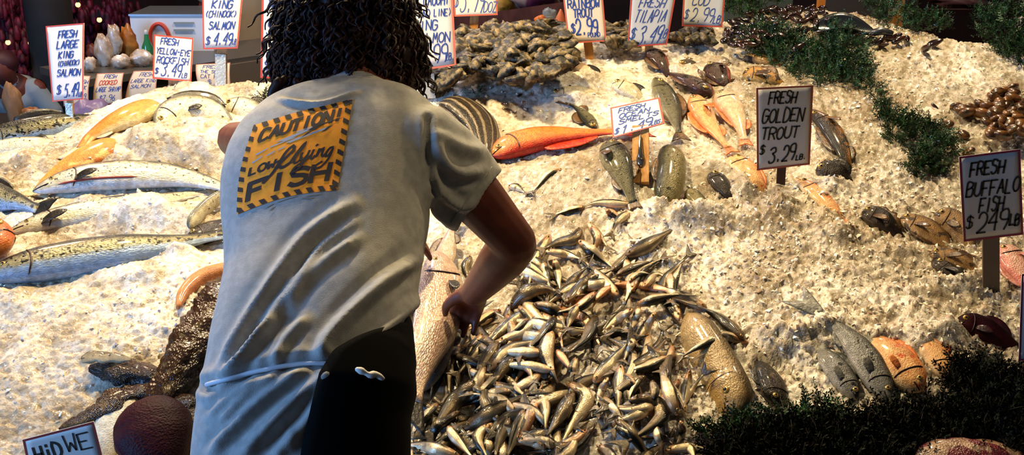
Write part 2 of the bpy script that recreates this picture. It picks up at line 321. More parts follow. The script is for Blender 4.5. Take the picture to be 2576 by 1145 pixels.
def add_eye(fr, t0, up_f, r, parent, sides=(1, -1)):
    t = fr['t']; f = lambda A: np.array([np.interp(t0, t, A[:, k]) for k in range(3)])
    p, D, S = f(fr['P']), unit(f(fr['D'])), unit(f(fr['S'])); h = np.interp(t0, t, fr['tp']); w = np.interp(t0, t, fr['wd'])
    for s in sides:
        c = p+D*h*up_f+S*s*w*math.sqrt(max(0, 1-up_f**2))*.93
        n = unit(S*s); R = np.stack([unit(D), np.cross(n, unit(D)), n], 1)
        b = MB(); b.ball(c, (r, r, r*.5), 10, 0, R); b.ball(c+n*r*.28, (r*.52, r*.52, r*.35), 8, 1, R); b.done('eye', [M_iris, M_pup], parent)
def mk_fish(name, label, catg, m, prof, pts, hh, wr=.55, roll=0, bury=0., fin='dark', tail=(0.1, .045, .35), dors=(.3, .7, .02), anal=(.62, .8, .015), pec=(.24, .045, .014), eye=(.1, .3, .006), flip=1, nu=30, nr=16, lump=0, ridge=0, gill=.2, group=None, lift=0., spiky=0, mouth=True):
    mid = surf(*pts[len(pts)//2]); k = fdist(mid)/F; H = hh*k; W = H*wr; c = W*(1-2*bury)+lift
    P = []
    for qi, q in enumerate(pts):
        e = q[2] if len(q) > 2 else (0 if tail or prof in ('arm', 'capsule') else {len(pts)-1: -1.5*W, len(pts)-2: -.25*W}.get(qi, 0))
        P.append(surf(q[0], q[1], c+e))
    up = nrm_at(mid[0], mid[1])
    V, Fc, UV, fr = fish_body(P, up, prof, H, W, math.radians(roll if flip > 0 else 180-roll), nu, nr, lump, ridge, gill)
    base = mid.copy()
    t = thing(name, label, catg, base, group)
    mesh('body', V, Fc, MATS[m], t, uv=UV)
    fin = {'greyfish': 'silver', 'olive': 'brown', 'olive_light': 'brown', 'tilapia': 'brown', 'tilapia_red': 'brown', 'carp': 'pale'}.get(m, fin) if fin in ('dark', 'brown') else fin
    fm = finm[fin]; th = .0016
    if tail: fin_tail(fr, tail[0]*k*1000, tail[1]*k*1000, tail[2], th, 'tail_fin', fm, t)
    if dors: fin_edge(fr, dors[0], dors[1], dors[2]*k*1000, th, 'dorsal_fin', fm, t, 1, spiky=spiky)
    if anal: fin_edge(fr, anal[0], anal[1], anal[2]*k*1000, th, 'anal_fin', fm, t, -1)
    sg = 1 if fr['S'][5]@up > 0 else -1
    if pec: fin_pec(fr, pec[0], .5, pec[1]*k*1000, pec[2]*k*1000, 'pectoral_fin', fm, t, sg)
    if eye: add_eye(fr, eye[0], eye[1], eye[2]*k*1300, t)
    if eye and gill and H > .016:
        for s_i in ((1, -1)):
            pp = []
            for a in np.radians(np.linspace(38, 150, 12)):
                q = gill+.012-.03*abs(math.cos(a))**2
                f = lambda A: np.array([np.interp(q, fr['t'], A[:, j]) for j in range(3)])
                hq = np.interp(q, fr['t'], fr['tp'] if math.cos(a) > 0 else fr['bt']); pp.append(f(fr['P'])+f(fr['D'])*hq*math.copysign(abs(math.cos(a))**.9, math.cos(a))+s_i*f(fr['S'])*np.interp(q, fr['t'], fr['wd'])*math.sin(a)**.9*1.0)
            MB().tube(pp, [H*.012]+[H*.04]*10+[H*.012], 6).done('gill_slit', mat('gill_dark', '2c1410', .35), t)
    if mouth and eye:
        o = MB()
        for s in (1, -1):
            pp = []
            for q in np.linspace(0.004, .075, 6):
                f = lambda A: np.array([np.interp(q, fr['t'], A[:, j]) for j in range(3)])
                a = math.radians(102); pp.append(f(fr['P'])+f(fr['D'])*np.interp(q, fr['t'], fr['bt'])*math.cos(a)+s*f(fr['S'])*np.interp(q, fr['t'], fr['wd'])*math.sin(a)*1.0)
            o.tube(pp, H*.035, 6)
        o.done('mouth', mat('mouth_dark', '1c0d0a', .3), t)
    return t, fr
# ------------------------------------------------------------------ the ice
EDGE = [(-900, 330), (0, 330), (120, 318), (230, 268), (400, 205), (560, 212), (680, 208), (900, 195), (1060, 120), (1150, 72), (1420, 60), (1560, 62), (1700, 92), (1830, 38), (1900, 10), (2080, 8), (2200, 30), (2290, 62), (2400, 88), (2576, 84), (3300, 80)]
EP = np.array([surf(a, b) for a, b in EDGE]); o_ = np.argsort(EP[:, 0]); EX, EY = EP[o_, 0], EP[o_, 1]
YF = 1.9
def yback(x): return np.interp(x, EX, EY)
XS = np.linspace(-2.0, 2.25, 830); NYI = 360
YB = yback(XS); S_ = np.linspace(0, 1, NYI)
GX = np.repeat(XS[:, None], NYI, 1); GY = YF+(YB-YF)[:, None]*S_[None, :]
px, py = proj(np.stack([GX, GY, H0(GX, GY)], -1))
def sm(a, lo, hi): t = np.clip((a-lo)/(hi-lo), 0, 1); return t*t*(3-2*t)
ROUGH = .3+.7*sm(px, 1250, 1750)*sm(py, 380, 560)+.5*sm(px, 150, 450)*sm(py, 620, 740)*(1-sm(px, 520, 700))+.45*sm(px, 1900, 2200)
amp = np.clip(ROUGH, .5, 1.1)
wx = GX+.012*vnoise(GX, GY, .03, 71); wy = GY+.012*vnoise(GX, GY, .03, 72)
GZ = H0(GX, GY)+facets(wx, wy, .030, .008, 101)*amp+facets(wx, wy, .016, .0065, 111)*amp+facets(GX, GY, .0095, .005, 121, 1.)*amp+.012*vnoise(GX, GY, .07, 9)
# drifts of ice thrown over the fish (centre and size in the photograph, height in metres)
DRIFT = [(300, 540, 190, 40, .03), (420, 560, 120, 30, .025), (430, 375, 130, 45, .05), (530, 415, 60, 30, .03), (500, 345, 60, 25, .03), (640, 235, 90, 22, .03), (480, 228, 90, 14, .02), (60, 420, 110, 30, .03), (380, 700, 140, 30, .03), (60, 760, 200, 36, .02), (440, 650, 70, 20, .03),
  (1440, 250, 50, 10, .02), (1480, 200, 40, 14, .025), (1640, 210, 26, 14, .015), (1880, 225, 60, 14, .02), (1450, 430, 160, 30, .01), (1760, 560, 120, 26, .045), (1660, 540, 60, 20, .03), (1800, 420, 40, 26, .025), (1870, 470, 30, 40, .022), (1960, 540, 60, 30, .035), (2060, 560, 40, 26, .02), (2110, 600, 60, 20, .03), (2100, 480, 50, 30, .02),
  (2260, 640, 80, 20, .02), (2420, 720, 90, 20, .025), (1960, 860, 90, 40, .035), (2080, 830, 60, 26, .03), (2210, 850, 70, 24, .03), (2310, 870, 40, 30, .03), (2390, 850, 50, 30, .035), (1930, 900, 40, 20, .02), (1700, 180, 20, 12, .02), (1640, 240, 30, 12, .01), (1760, 200, 24, 12, .02), (250, 400, 60, 14, .01)]
for dx_, dy_, rx_, ry_, hh_ in DRIFT:
    q_ = ((px-dx_)/rx_)**2+((py-dy_)/ry_)**2; GZ = GZ+hh_*np.exp(-q_)*(1+.9*vnoise(GX, GY, .06, 61)+.5*vnoise(GX, GY, .025, 62))
edge = np.clip((1-S_)/.03, 0, 1)[None, :]; GZ = GZ-.05*(1-edge)**2
V = np.stack([GX, GY, GZ], -1).reshape(-1, 3); n = len(XS)
idx = np.arange(n*NYI).reshape(n, NYI)
Fq = np.stack([idx[:-1, :-1], idx[1:, :-1], idx[1:, 1:], idx[:-1, 1:]], -1).reshape(-1, 4)
rim = np.concatenate([idx[:, 0], idx[-1, 1:], idx[::-1, -1][1:], idx[0, ::-1][1:-1]])
low = V[rim].copy(); low[:, 2] = np.minimum(low[:, 2]-.12, .62+.4*(low[:, 1]-YF)-.16); k0 = len(V)
V = np.vstack([V, low]); rr = np.arange(len(rim)); r2 = np.roll(rr, -1)
Fs = np.stack([rim[r2], rim[rr], k0+rr, k0+r2], -1)
def ice_mat():
    m = bpy.data.materials.new('crushed_ice'); m.use_nodes = True; nt = m.node_tree; N = nt.nodes; L = nt.links; p = N['Principled BSDF']
    tc = N.new('ShaderNodeTexCoord'); O = tc.outputs['Object']
    def vor(s, feat='F1'):
        v = N.new('ShaderNodeTexVoronoi'); v.inputs['Scale'].default_value = s; v.feature = feat; L.new(O, v.inputs['Vector']); return v
    def noi(s, d=4.): v = N.new('ShaderNodeTexNoise'); v.inputs['Scale'].default_value = s; v.inputs['Detail'].default_value = d; L.new(O, v.inputs[0]); return v
    def math_(op, a, b):
        x = N.new('ShaderNodeMath'); x.operation = op
        for i, q in enumerate((a, b)):
            if isinstance(q, (int, float)): x.inputs[i].default_value = q
            else: L.new(q, x.inputs[i])
        return x.outputs[0]
    def ramp(src, lo, hi, a, b):
        r = N.new('ShaderNodeValToRGB'); r.color_ramp.elements[0].position = lo; r.color_ramp.elements[1].position = hi
        r.color_ramp.elements[0].color = lin(a); r.color_ramp.elements[1].color = lin(b); L.new(src, r.inputs[0]); return r.outputs[0]
    v1 = vor(115); v2 = vor(230); n1 = noi(9, 5); n2 = noi(60, 4); n3 = noi(2.6, 3)
    sx = N.new('ShaderNodeSeparateXYZ'); L.new(v1.outputs['Color'], sx.inputs[0])
    # clear wet shards show greyer than the frosty packed ice; whole patches of the heap are wetter
    wet = math_('ADD', math_('MULTIPLY', sx.outputs[0], .45), math_('MULTIPLY', n2.outputs[0], .55))
    cell = ramp(wet, .26, .6, 'c0b5a2', 'f2ede2')
    patch = ramp(n1.outputs[0], .36, .56, 'cfc5b4', 'ffffff')
    mx = N.new('ShaderNodeMix'); mx.data_type = 'RGBA'; mx.blend_type = 'MULTIPLY'; mx.inputs[0].default_value = 1; L.new(cell, mx.inputs[6]); L.new(patch, mx.inputs[7])
    big = ramp(n3.outputs[0], .38, .6, 'b3a896', 'ffffff')
    my = N.new('ShaderNodeMix'); my.data_type = 'RGBA'; my.blend_type = 'MULTIPLY'; my.inputs[0].default_value = .8; L.new(mx.outputs[2], my.inputs[6]); L.new(big, my.inputs[7])
    L.new(my.outputs[2], p.inputs['Base Color'])
    p.inputs['Roughness'].default_value = .4; p.inputs['IOR'].default_value = 1.31; p.inputs['Coat Weight'].default_value = .2; p.inputs['Subsurface Weight'].default_value = .25; p.inputs['Subsurface Scale'].default_value = .012; p.inputs['Coat Roughness'].default_value = .1
    h = math_('ADD', math_('MULTIPLY', sx.outputs[1], .7), math_('ADD', math_('MULTIPLY', v2.outputs['Distance'], .6), math_('MULTIPLY', n2.outputs[0], 1.2)))
    b = N.new('ShaderNodeBump'); b.inputs['Strength'].default_value = .4; b.inputs['Distance'].default_value = .003; L.new(h, b.inputs['Height']); L.new(b.outputs[0], p.inputs['Normal'])
    return m
M_ice = ice_mat(); M_chip = mat('ice_chip', 'f6f0e2', .25, spec=.5, col2='e6dcc8', nscale=90, sss=.2)
ice = mesh('crushed_ice', V, np.vstack([Fq, Fs]), M_ice)
tag(ice, 'sloping bank of crushed ice covering the whole fish display', 'ice', kind='stuff')
def ice_z(x, y):                       # height of the finished ice
    i = np.clip((x-XS[0])/(XS[1]-XS[0]), 0, n-1.001); ii = int(i); yb = yback(x); j = np.clip((y-YF)/(yb-YF)*(NYI-1), 0, NYI-1.001)
    return GZ[ii, int(j)]
# loose chips lying all over the bank
Vc, Fc_ = [], []; base_v = np.array([[0, 0, 1], [0, 0, -1], [1, 0, 0], [-1, 0, 0], [0, 1, 0], [0, -1, 0]], float)
bf = [(0, 2, 4), (0, 4, 3), (0, 3, 5), (0, 5, 2), (1, 4, 2), (1, 3, 4), (1, 5, 3), (1, 2, 5)]; cnt = 0
while cnt < 15000:
    i = RS.randint(5, n-5); j = RS.randint(5, NYI-8)
    if RS.rand() > (amp[i, j]-.2)**2*1.1: continue
    s = RS.uniform(.002, .0055)*(1.25 if px[i, j] > 1500 else 1.); A = RS.normal(size=(3, 3)); Q, _ = np.linalg.qr(A)
    v = base_v*np.array([s*RS.uniform(.8, 1.6), s, s*RS.uniform(.25, .6)])+RS.normal(size=(6, 3))*s*.18
    Vc.append(v@Q.T+np.array([GX[i, j], GY[i, j], GZ[i, j]+s*.25])); Fc_ += [tuple(a+6*cnt for a in f) for f in bf]; cnt += 1
chips = mesh('ice_chips', np.concatenate(Vc), Fc_, M_chip, smooth=False)
tag(chips, 'loose clear ice chips scattered over the bank of crushed ice', 'ice chips', kind='stuff')
# stand under the ice
M_steel = mat('brushed_steel', '8b8a86', .3, .8, bump=.1, bscale=200); M_wood = mat('sign_wood', 'b98142', .6, col2='96622c', nscale=12, stretch=(6, 6, 1), bump=.2)
st = thing('display_stand', 'steel stand with sloping tray under the bank of ice', 'display stand', (0.1, 2.8, 0))
b = MB(); b.box((.12, 1.885, .5), (4.3, .02, .28)); b.done('front_panel', M_steel, st, False)
v = []; f = []
for i_, x in enumerate(np.linspace(-2.01, 2.26, 30)):
    yb_ = float(yback(x))-.03; zb_ = -.16+.4*yb_-.16
    v += [[x, 1.9, .36], [x, yb_, .36], [x, yb_, zb_], [x, 1.9, .42]]
    if i_: o4 = i_*4; f += [(o4-4+a_, o4-4+(a_+1) % 4, o4+(a_+1) % 4, o4+a_) for a_ in range(4)]
mesh('tray', v, f+[(0, 1, 2, 3), (119, 118, 117, 116)], M_steel, st, smooth=False)
for x in (-1.9, 2.1):
    for y in (1.97, 3.05): MB().box((x, y, .18), (.06, .06, .36)).done('leg', M_steel, st, False)
# ------------------------------------------------------------------ fish lying in and on the ice
K = 'fish'
FISH = [
 # name, label, material, profile, points head->tail (pixels), half height px, options
 ('salmon', 'grey-backed silver fish at the far left edge, nearest the hanging price cards', 'dark_salmon', 'salmon', [(-60, 352), (60, 332), (150, 312), (262, 292)], 34, dict(roll=50, bury=.2, tail=None, pec=None)),
 ('salmon', 'pale fish at the left picture edge, mostly under the ice below the grey-backed fish', 'pale_salmon', 'salmon', [(-70, 385), (30, 368), (120, 362), (190, 372)], 28, dict(roll=10, bury=.45, tail=None, pec=None)),
 ('rockfish', 'bright orange fish with a cream tail end, up on the left ridge of ice', 'orange_left', 'blunt', [(402, 262), (345, 285), (285, 312), (228, 345), (205, 372)], 47, dict(fin='pale', bury=.2, wr=.5, tail=(.05, .05, .1), dors=(.35, .7, .01), pec=None, eye=None, mouth=False, flip=-1)),
 ('lingcod', 'pale orange fish half sunk in ice below the bright orange one', 'orange_left', 'blunt', [(300, 358), (240, 385), (180, 415), (120, 450), (95, 478)], 46, dict(fin='pale', bury=.42, wr=.4, eye=None, mouth=False, tail=(.04, .05, .2), pec=None, dors=None)),
 ('salmon', 'arched silver salmon with a dark back, half buried on the upper left ridge', 'pale_salmon', 'salmon', [(395, 325), (432, 285), (490, 272), (548, 290), (600, 345)], 40, dict(roll=28, bury=.3, flip=1, tail=None, pec=(.4, .04, .012))),
 ('salmon', 'salmon back showing through the ice just left of the curly hair', 'pale_salmon', 'salmon', [(560, 262), (610, 272), (660, 300), (700, 345)], 34, dict(roll=28, bury=.4, tail=None, pec=None)),
 ('salmon', 'small pale fish head poking out of ice in front of the orange fish', 'pale_salmon', 'salmon', [(238, 368), (280, 374), (330, 385), (400, 400)], 22, dict(bury=.4, tail=None, pec=None, dors=None)),
 ('salmon', 'long silver salmon lying flat with its belly slit open', 'salmon', 'salmon', [(82, 482), (160, 458), (270, 442), (400, 440), (500, 455), (600, 482)], 47, dict(wr=.55, bury=.12, flip=1, pec=(.2, .07, .018), dors=None, anal=None)),
 ('salmon', 'silver salmon under ice with only its fins and pink gill showing at left', 'salmon', 'salmon', [(20, 585), (110, 560), (250, 530), (400, 505), (540, 480)], 42, dict(bury=.44, pec=(.16, .075, .02), dors=None)),
 ('salmon', 'dark-backed silver fish tail pointing right at the left picture edge', 'dark_salmon', 'salmon', [(-180, 480), (-60, 490), (40, 508), (95, 525)], 48, dict(bury=.2, roll=25, tail=(.045, .05, .25), pec=None)),
 ('salmon', 'large dark-backed fish with a blue-grey belly across the lower left ice', 'dark_salmon', 'salmon', [(-50, 700), (60, 672), (190, 650), (330, 628), (450, 612), (560, 590)], 56, dict(wr=.6, roll=12, bury=.14, pec=None, dors=(.5, .6, .012), anal=None)),
 ('rockfish', 'orange rockfish with a mottled face at the left picture edge', 'rockface', 'blunt', [(38, 592), (-10, 600), (-80, 610), (-170, 620)], 66, dict(fin='orange', wr=.6, bury=.15, tail=None, eye=(.13, .35, .011), flip=-1, lift=.03)),
 ('salmon', 'narrow silver fish snout poking up beside the man\'s left side', 'pale_salmon', 'capsule', [(474, 574), (500, 540), (535, 508), (580, 480)], 19, dict(roll=60, bury=.0, lift=.02, tail=None, dors=None, anal=None, pec=None, eye=None, mouth=True)),
 ('cod', 'dark fish wedged under the silver snout beside the man', 'nearblack', 'rock', [(470, 600), (510, 590), (560, 570), (620, 540)], 34, dict(bury=.2, tail=None, pec=None)),
 ('octopus', 'smooth tan octopus arm curling out of the ice left of the man', 'tan', 'arm', [(620, 672), (560, 682), (505, 702), (465, 735), (447, 775)], 24, dict(wr=.95, bury=.18, tail=None, dors=None, anal=None, pec=None, eye=None, mouth=False, gill=0)),
 ('monkfish', 'glistening dark brown monkfish sprawled at lower left beside the man', 'monk', 'monk', [(640, 700), (575, 780), (500, 865), (440, 950), (400, 1030), (385, 1120)], 98, dict(wr=.5, bury=.12, lump=.35, tail=None, dors=None, anal=None, pec=None, eye=None, mouth=False, nu=70, nr=40, fin='dark')),
 ('halibut', 'smooth white fish belly beside the lower left price card', 'whitebelly', 'flat', [(330, 985), (300, 1040), (275, 1110), (265, 1210)], 52, dict(bury=.2, wr=.55, eye=None, mouth=False, tail=None, dors=None, anal=None, pec=None)),
 ('squid', 'dark maroon rounded squid mantle at the bottom edge left of the man', 'maroon', 'rock', [(376, 1012), (384, 1070), (396, 1170), (400, 1290)], 92, dict(bury=.0, lift=.05, wr=.7, eye=None, mouth=False, tail=None, dors=None, anal=None, pec=None, gill=0, ridge=.04)),
 ('anchovy', 'little dark fish tail at the far left edge of the lower ice', 'dark_salmon', 'smelt', [(-60, 770), (-20, 772), (10, 780), (38, 798)], 12, dict(bury=.2, tail=None, pec=None)),
 # right of the man
 ('bass', 'dark fish with pale ridged stripes curving behind the man\'s right shoulder', 'stripedark', 'blunt', [(1108, 262), (1165, 285), (1208, 330), (1222, 395), (1215, 450)], 62, dict(wr=.6, roll=25, bury=.12, ridge=.03, nr=48, tail=None, eye=None, mouth=False, pec=None, flip=-1)),
 ('rockfish', 'bright orange-red rockfish lying across the middle, under the small ocean smelt card', 'orange', 'rock', [(1238, 392), (1290, 366), (1370, 346), (1460, 338), (1552, 330)], 44, dict(fin='red', bury=.08, wr=.55, flip=1, anal=(.4, .85, .032), pec=None, dors=(.25, .7, .008), eye=(.07, .1, .006))),
 ('trout', 'small dark fish tail curling out of the white ice above the orange rockfish', 'olive', 'smelt', [(1500, 322), (1478, 300), (1455, 275), (1432, 262)], 17, dict(bury=.3, tail=(.035, .016, .3), pec=None)),
 ('trout', 'pale silver fish nearly covered by ice above the small dark tail', 'pale_grey', 'smelt', [(1383, 238), (1430, 230), (1490, 236), (1545, 258)], 18, dict(bury=.38, tail=None, pec=None)),
 ('trout', 'pinkish fish back peeking from the ice below the rainbow trout card', 'pinkgold', 'rock', [(1432, 162), (1465, 175), (1495, 198), (1518, 218)], 20, dict(bury=.35, tail=None, pec=None)),
 ('trout', 'pale grey fish under the ice right above the ocean smelt card', 'pale_grey', 'rock', [(1540, 212), (1572, 222), (1605, 245), (1630, 275)], 26, dict(bury=.3, tail=None, pec=None)),
 ('tilapia', 'dark red-cheeked tilapia directly below its own price card', 'tilapia_red', 'rock', [(1632, 125), (1652, 145), (1672, 172), (1688, 205)], 27, dict(bury=.22, roll=10, tail=None, pec=(.25, .03, .012), flip=-1)),
 ('tilapia', 'dark tilapia with a reddish back in front of the red-cheeked one', 'tilapia_red', 'rock', [(1788, 238), (1752, 215), (1712, 195), (1672, 180)], 32, dict(bury=.15, roll=20, tail=None, spiky=.3)),
 ('tilapia', 'small triangular dark tilapia standing nose up left of the yellow-brown fish', 'tilapia_red', 'rock', [(1788, 165), (1805, 185), (1825, 208), (1850, 232)], 34, dict(bury=.15, tail=None, flip=-1)),
 ('cod', 'little dark fish fin above the triangular tilapia', 'tilapia', 'rock', [(1712, 162), (1728, 156), (1745, 158), (1765, 166)], 11, dict(bury=.25, tail=None, pec=None)),
 ('rockfish', 'yellow and brown rockfish behind the golden trout card', 'yellowbrown', 'rock', [(1868, 188), (1905, 190), (1945, 200), (1985, 222)], 30, dict(fin='brown', bury=.15, tail=None, roll=15)),
 ('rockfish', 'flat brown fish just above the yellow and brown rockfish', 'flounder', 'rock', [(1870, 145), (1905, 148), (1945, 158), (1990, 178)], 20, dict(fin='brown', bury=.38, tail=None, pec=None)),
 ('trout', 'long olive fish lying upright beside the ocean smelt card', 'olive', 'salmon', [(1648, 195), (1670, 235), (1692, 285), (1708, 335)], 30, dict(bury=.15, tail=(.04, .025, .3), pec=None)),
 ('trout', 'glossy golden trout, left one of the pair, with an orange fin', 'golden', 'rock', [(1742, 240), (1762, 275), (1790, 320), (1832, 372)], 29, dict(fin='orange', bury=.1, tail=(.03, .02, .3), pec=(.28, .05, .015), flip=-1)),
 ('trout', 'paler pinkish golden trout, right one of the pair', 'pinkgold', 'rock', [(1806, 232), (1832, 262), (1855, 300), (1872, 352)], 33, dict(fin='orange', bury=.2, tail=(.03, .02, .3), dors=(.2, .75, .012), pec=None, flip=-1)),
 ('rockfish', 'dark fish with a yellow streak curving right of the golden trout card', 'dark_streak', 'salmon', [(2030, 275), (2072, 305), (2105, 350), (2128, 400), (2142, 450)], 28, dict(fin='brown', bury=.15, flip=-1, tail=None)),
 ('rockfish', 'blackish fish head with a bright wet spot below the yellow-streaked fish', 'nearblack', 'rock', [(2052, 430), (2085, 432), (2118, 445), (2152, 475)], 32, dict(bury=.2, tail=None, roll=20, pec=None)),
 ('bass', 'dark olive fish left of the wooden clip holding the ocean smelt card', 'olive', 'rock', [(1530, 358), (1552, 405), (1572, 455), (1592, 510)], 38, dict(bury=.08, roll=15, tail=(.03, .02, .2), flip=1, spiky=.2, pec=(.25, .05, .02))),
 ('bass', 'scaly greenish fish right of the wooden clip', 'olive_light', 'capsule', [(1688, 370), (1690, 415), (1684, 465), (1668, 520)], 38, dict(bury=.08, roll=15, wr=.7, tail=None, flip=-1, pec=None, eye=None, mouth=False, gill=.3)),
 ('bass', 'small fish back half sunk in ice right below the scaly greenish fish', 'olive_light', 'capsule', [(1728, 478), (1745, 495), (1762, 515), (1775, 540)], 22, dict(bury=.28, tail=None, dors=None, pec=None, eye=None, mouth=False)),
 ('bass', 'wet dark-backed fish half covered in ice, below and left of the golden trout card', 'nearblack', 'rock', [(1788, 435), (1808, 458), (1828, 485), (1848, 520)], 25, dict(bury=.26, tail=None, pec=None)),
 ('rockfish', 'orange fish under clear ice at the foot of the golden trout card', 'orange_pale', 'rock', [(1838, 395), (1872, 425), (1908, 468), (1945, 518)], 33, dict(fin='orange', bury=.3, tail=None, pec=None, dors=(.2, .7, .012))),
 ('rockfish', 'thin streak of orange fish showing through ice right of the golden trout stake', 'orange_pale', 'salmon', [(2002, 448), (2050, 485), (2100, 535), (2150, 590)], 27, dict(fin='orange', bury=.35, tail=None, pec=None)),
 ('rockfish', 'orange fish belly surfacing just below the orange streak in the right ice', 'orange_pale', 'salmon', [(2070, 545), (2105, 562), (2140, 585), (2170, 612)], 20, dict(fin='orange', bury=.36, tail=None, pec=None)),
 ('rockfish', 'dark brown rockfish head up left of the brown flounders', 'nearblack', 'rock', [(2168, 535), (2202, 545), (2240, 572), (2280, 608)], 33, dict(fin='brown', bury=.12, spiky=.4, dors=(.1, .8, .02), roll=10, tail=None)),
 ('flounder', 'brown flounder with a white edge, left one of the pair by the buffalo fish card', 'flounder', 'flat', [(2262, 552), (2300, 562), (2350, 590), (2400, 640)], 38, dict(fin='brown', bury=.12, wr=.35, tail=None, dors=(.1, .9, .012), anal=(.1, .9, .012))),
 ('flounder', 'brown flounder curled close against the buffalo fish card', 'flounder', 'flat', [(2350, 542), (2385, 552), (2420, 580), (2450, 640)], 34, dict(fin='brown', bury=.05, wr=.5, tail=None, roll=25)),
 ('flounder', 'yellow-brown flounder lowest in the dark gap left of the buffalo fish stake', 'flounder', 'flat', [(2340, 640), (2385, 645), (2430, 665), (2480, 700)], 30, dict(fin='brown', bury=.15, wr=.4, tail=None)),
 ('cod', 'black fish in the dark gap below the flounders', 'nearblack', 'rock', [(2345, 655), (2385, 680), (2430, 705), (2500, 725)], 26, dict(bury=.1, tail=None)),
 ('snapper', 'pinkish silver fish at the right edge beside the buffalo fish stake', 'pinkfish', 'rock', [(2512, 618), (2545, 650), (2580, 700), (2620, 770)], 40, dict(fin='pink', bury=.05, flip=-1)),
 ('carp', 'big tan fish lying head down at the right end of the smelt heap', 'carp', 'capsule', [(1862, 1050), (1842, 1000), (1812, 938), (1780, 882), (1750, 830), (1728, 790)], 56, dict(fin='brown', bury=.3, wr=.7, roll=40, flip=-1, tail=None, dors=None, anal=None, eye=(.18, .1, .009), gill=.28, pec=(.32, .05, .02))),
 ('cod', 'glossy black speckled fish beside the big tan fish head', 'nearblack', 'rock', [(1955, 1020), (1945, 975), (1925, 930), (1895, 895)], 36, dict(bury=.12, tail=None, roll=20, flip=1, pec=None)),
 ('trout', 'grey fish with a pale cheek lying head down by the dark greenery', 'greyfish', 'salmon', [(2235, 1010), (2205, 950), (2165, 885), (2110, 825), (2065, 790)], 42, dict(bury=.08, flip=-1, pec=(.25, .05, .018))),
 ('trout', 'dull brown-grey fish half covered in ice left of the grey fish', 'greyfish', 'salmon', [(2155, 1005), (2120, 950), (2080, 900), (2035, 855)], 34, dict(bury=.22, flip=-1, tail=None)),
 ('rockfish', 'orange fish with an open mouth at the edge of the dark greenery', 'orange_pale', 'rock', [(2315, 985), (2268, 925), (2212, 870), (2150, 815)], 52, dict(fin='orange', bury=.18, flip=-1, wr=.45, tail=None)),
 ('rockfish', 'second orange fish right of the open-mouthed one by the greenery', 'orange_pale', 'rock', [(2385, 955), (2358, 900), (2318, 850), (2270, 805)], 36, dict(fin='orange', bury=.26, flip=-1, tail=None, pec=None)),
 ('snapper', 'dark maroon fish at the right above the greenery', 'maroon', 'rock', [(2405, 808), (2455, 820), (2515, 850), (2590, 895)], 34, dict(fin='maroon', bury=.1, tail=None, roll=20)),
 ('snapper', 'red and cream striped fish at the bottom right corner', 'redstripe', 'capsule', [(2300, 1175), (2370, 1165), (2460, 1165), (2600, 1175)], 62, dict(fin='red', bury=.0, lift=.02, wr=.7, tail=None, eye=None, mouth=False, lump=.15, nr=24, pec=None)),
 ('salmon', 'big pinkish silver fish held against the man\'s right side', 'iris', 'salmon', [(1098, 632), (1108, 710), (1095, 800), (1068, 900), (1040, 1010)], 66, dict(bury=.0, lift=.035, wr=.55, roll=8, flip=-1, dors=None, anal=None, pec=(.25, .06, .02), mouth=False)),
 ('salmon', 'brown fish tail standing behind the man\'s hand', 'iris', 'smelt', [(1110, 700), (1118, 650), (1130, 600), (1140, 560)], 26, dict(bury=.05, lift=.02, fin='brown', tail=(.06, .035, .3), eye=None, mouth=False, pec=None)),
 ('perch', 'dark slender fish laid diagonally left of the smelt heap, shaded by the man', 'greyfish', 'smelt', [(1060, 985), (1095, 920), (1125, 860), (1165, 800)], 26, dict(bury=.0, lift=.02, fin='dark', pec=None)),
]
for row in FISH:
    nm, lb, m, pr, pts, hh, op = row
    t_, fr_ = mk_fish(nm, lb, K if nm not in ('octopus', 'squid') else nm, m, pr, pts, hh, **op)
    if 'belly slit' in lb:
        sg_ = 1 if fr_['S'][5][2] > 0 else -1; q_ = []
        for u_ in np.linspace(.12, .5, 14):
            f_ = lambda A: np.array([np.interp(u_, fr_['t'], A[:, j]) for j in range(3)])
            q_.append(f_(fr_['P'])-f_(fr_['D'])*np.interp(u_, fr_['t'], fr_['bt'])*.62+f_(fr_['S'])*sg_*np.interp(u_, fr_['t'], fr_['wd'])*.80)
        MB().tube(q_, [.001]+[.0035]*12+[.001], 8).done('belly_slit', mat('slit_red', '8a3a30', .4), t_)
mk = [o for o in C.objects if o.name.startswith('monkfish') and o.type == 'EMPTY'][0]
def lobe(pts, hh, name, m, wr=.55, c=.02):
    k = fdist(surf(*pts[1]))/F; P = [surf(q[0], q[1], c) for q in pts]; V, Fc, UV, fr = fish_body(P, nrm_at(P[0][0], P[0][1]), 'arm', hh*k, hh*k*wr, 0, 34, 24, .7, 0, 0)
    mesh(name, V, Fc, MATS[m], mk, uv=UV)
lobe([(400, 950), (340, 940), (285, 930), (225, 925)], 40, 'pectoral_fin', 'monk'); lobe([(390, 985), (320, 1000), (245, 1045), (150, 1085)], 42, 'pectoral_fin', 'monk'); lobe([(470, 1000), (440, 1050), (450, 1110), (455, 1180)], 70, 'tail', 'monk', .5)
lobe([(205, 905), (240, 897), (290, 899), (330, 905)], 17, 'fin_tip', 'tan_tip', .5, .045)
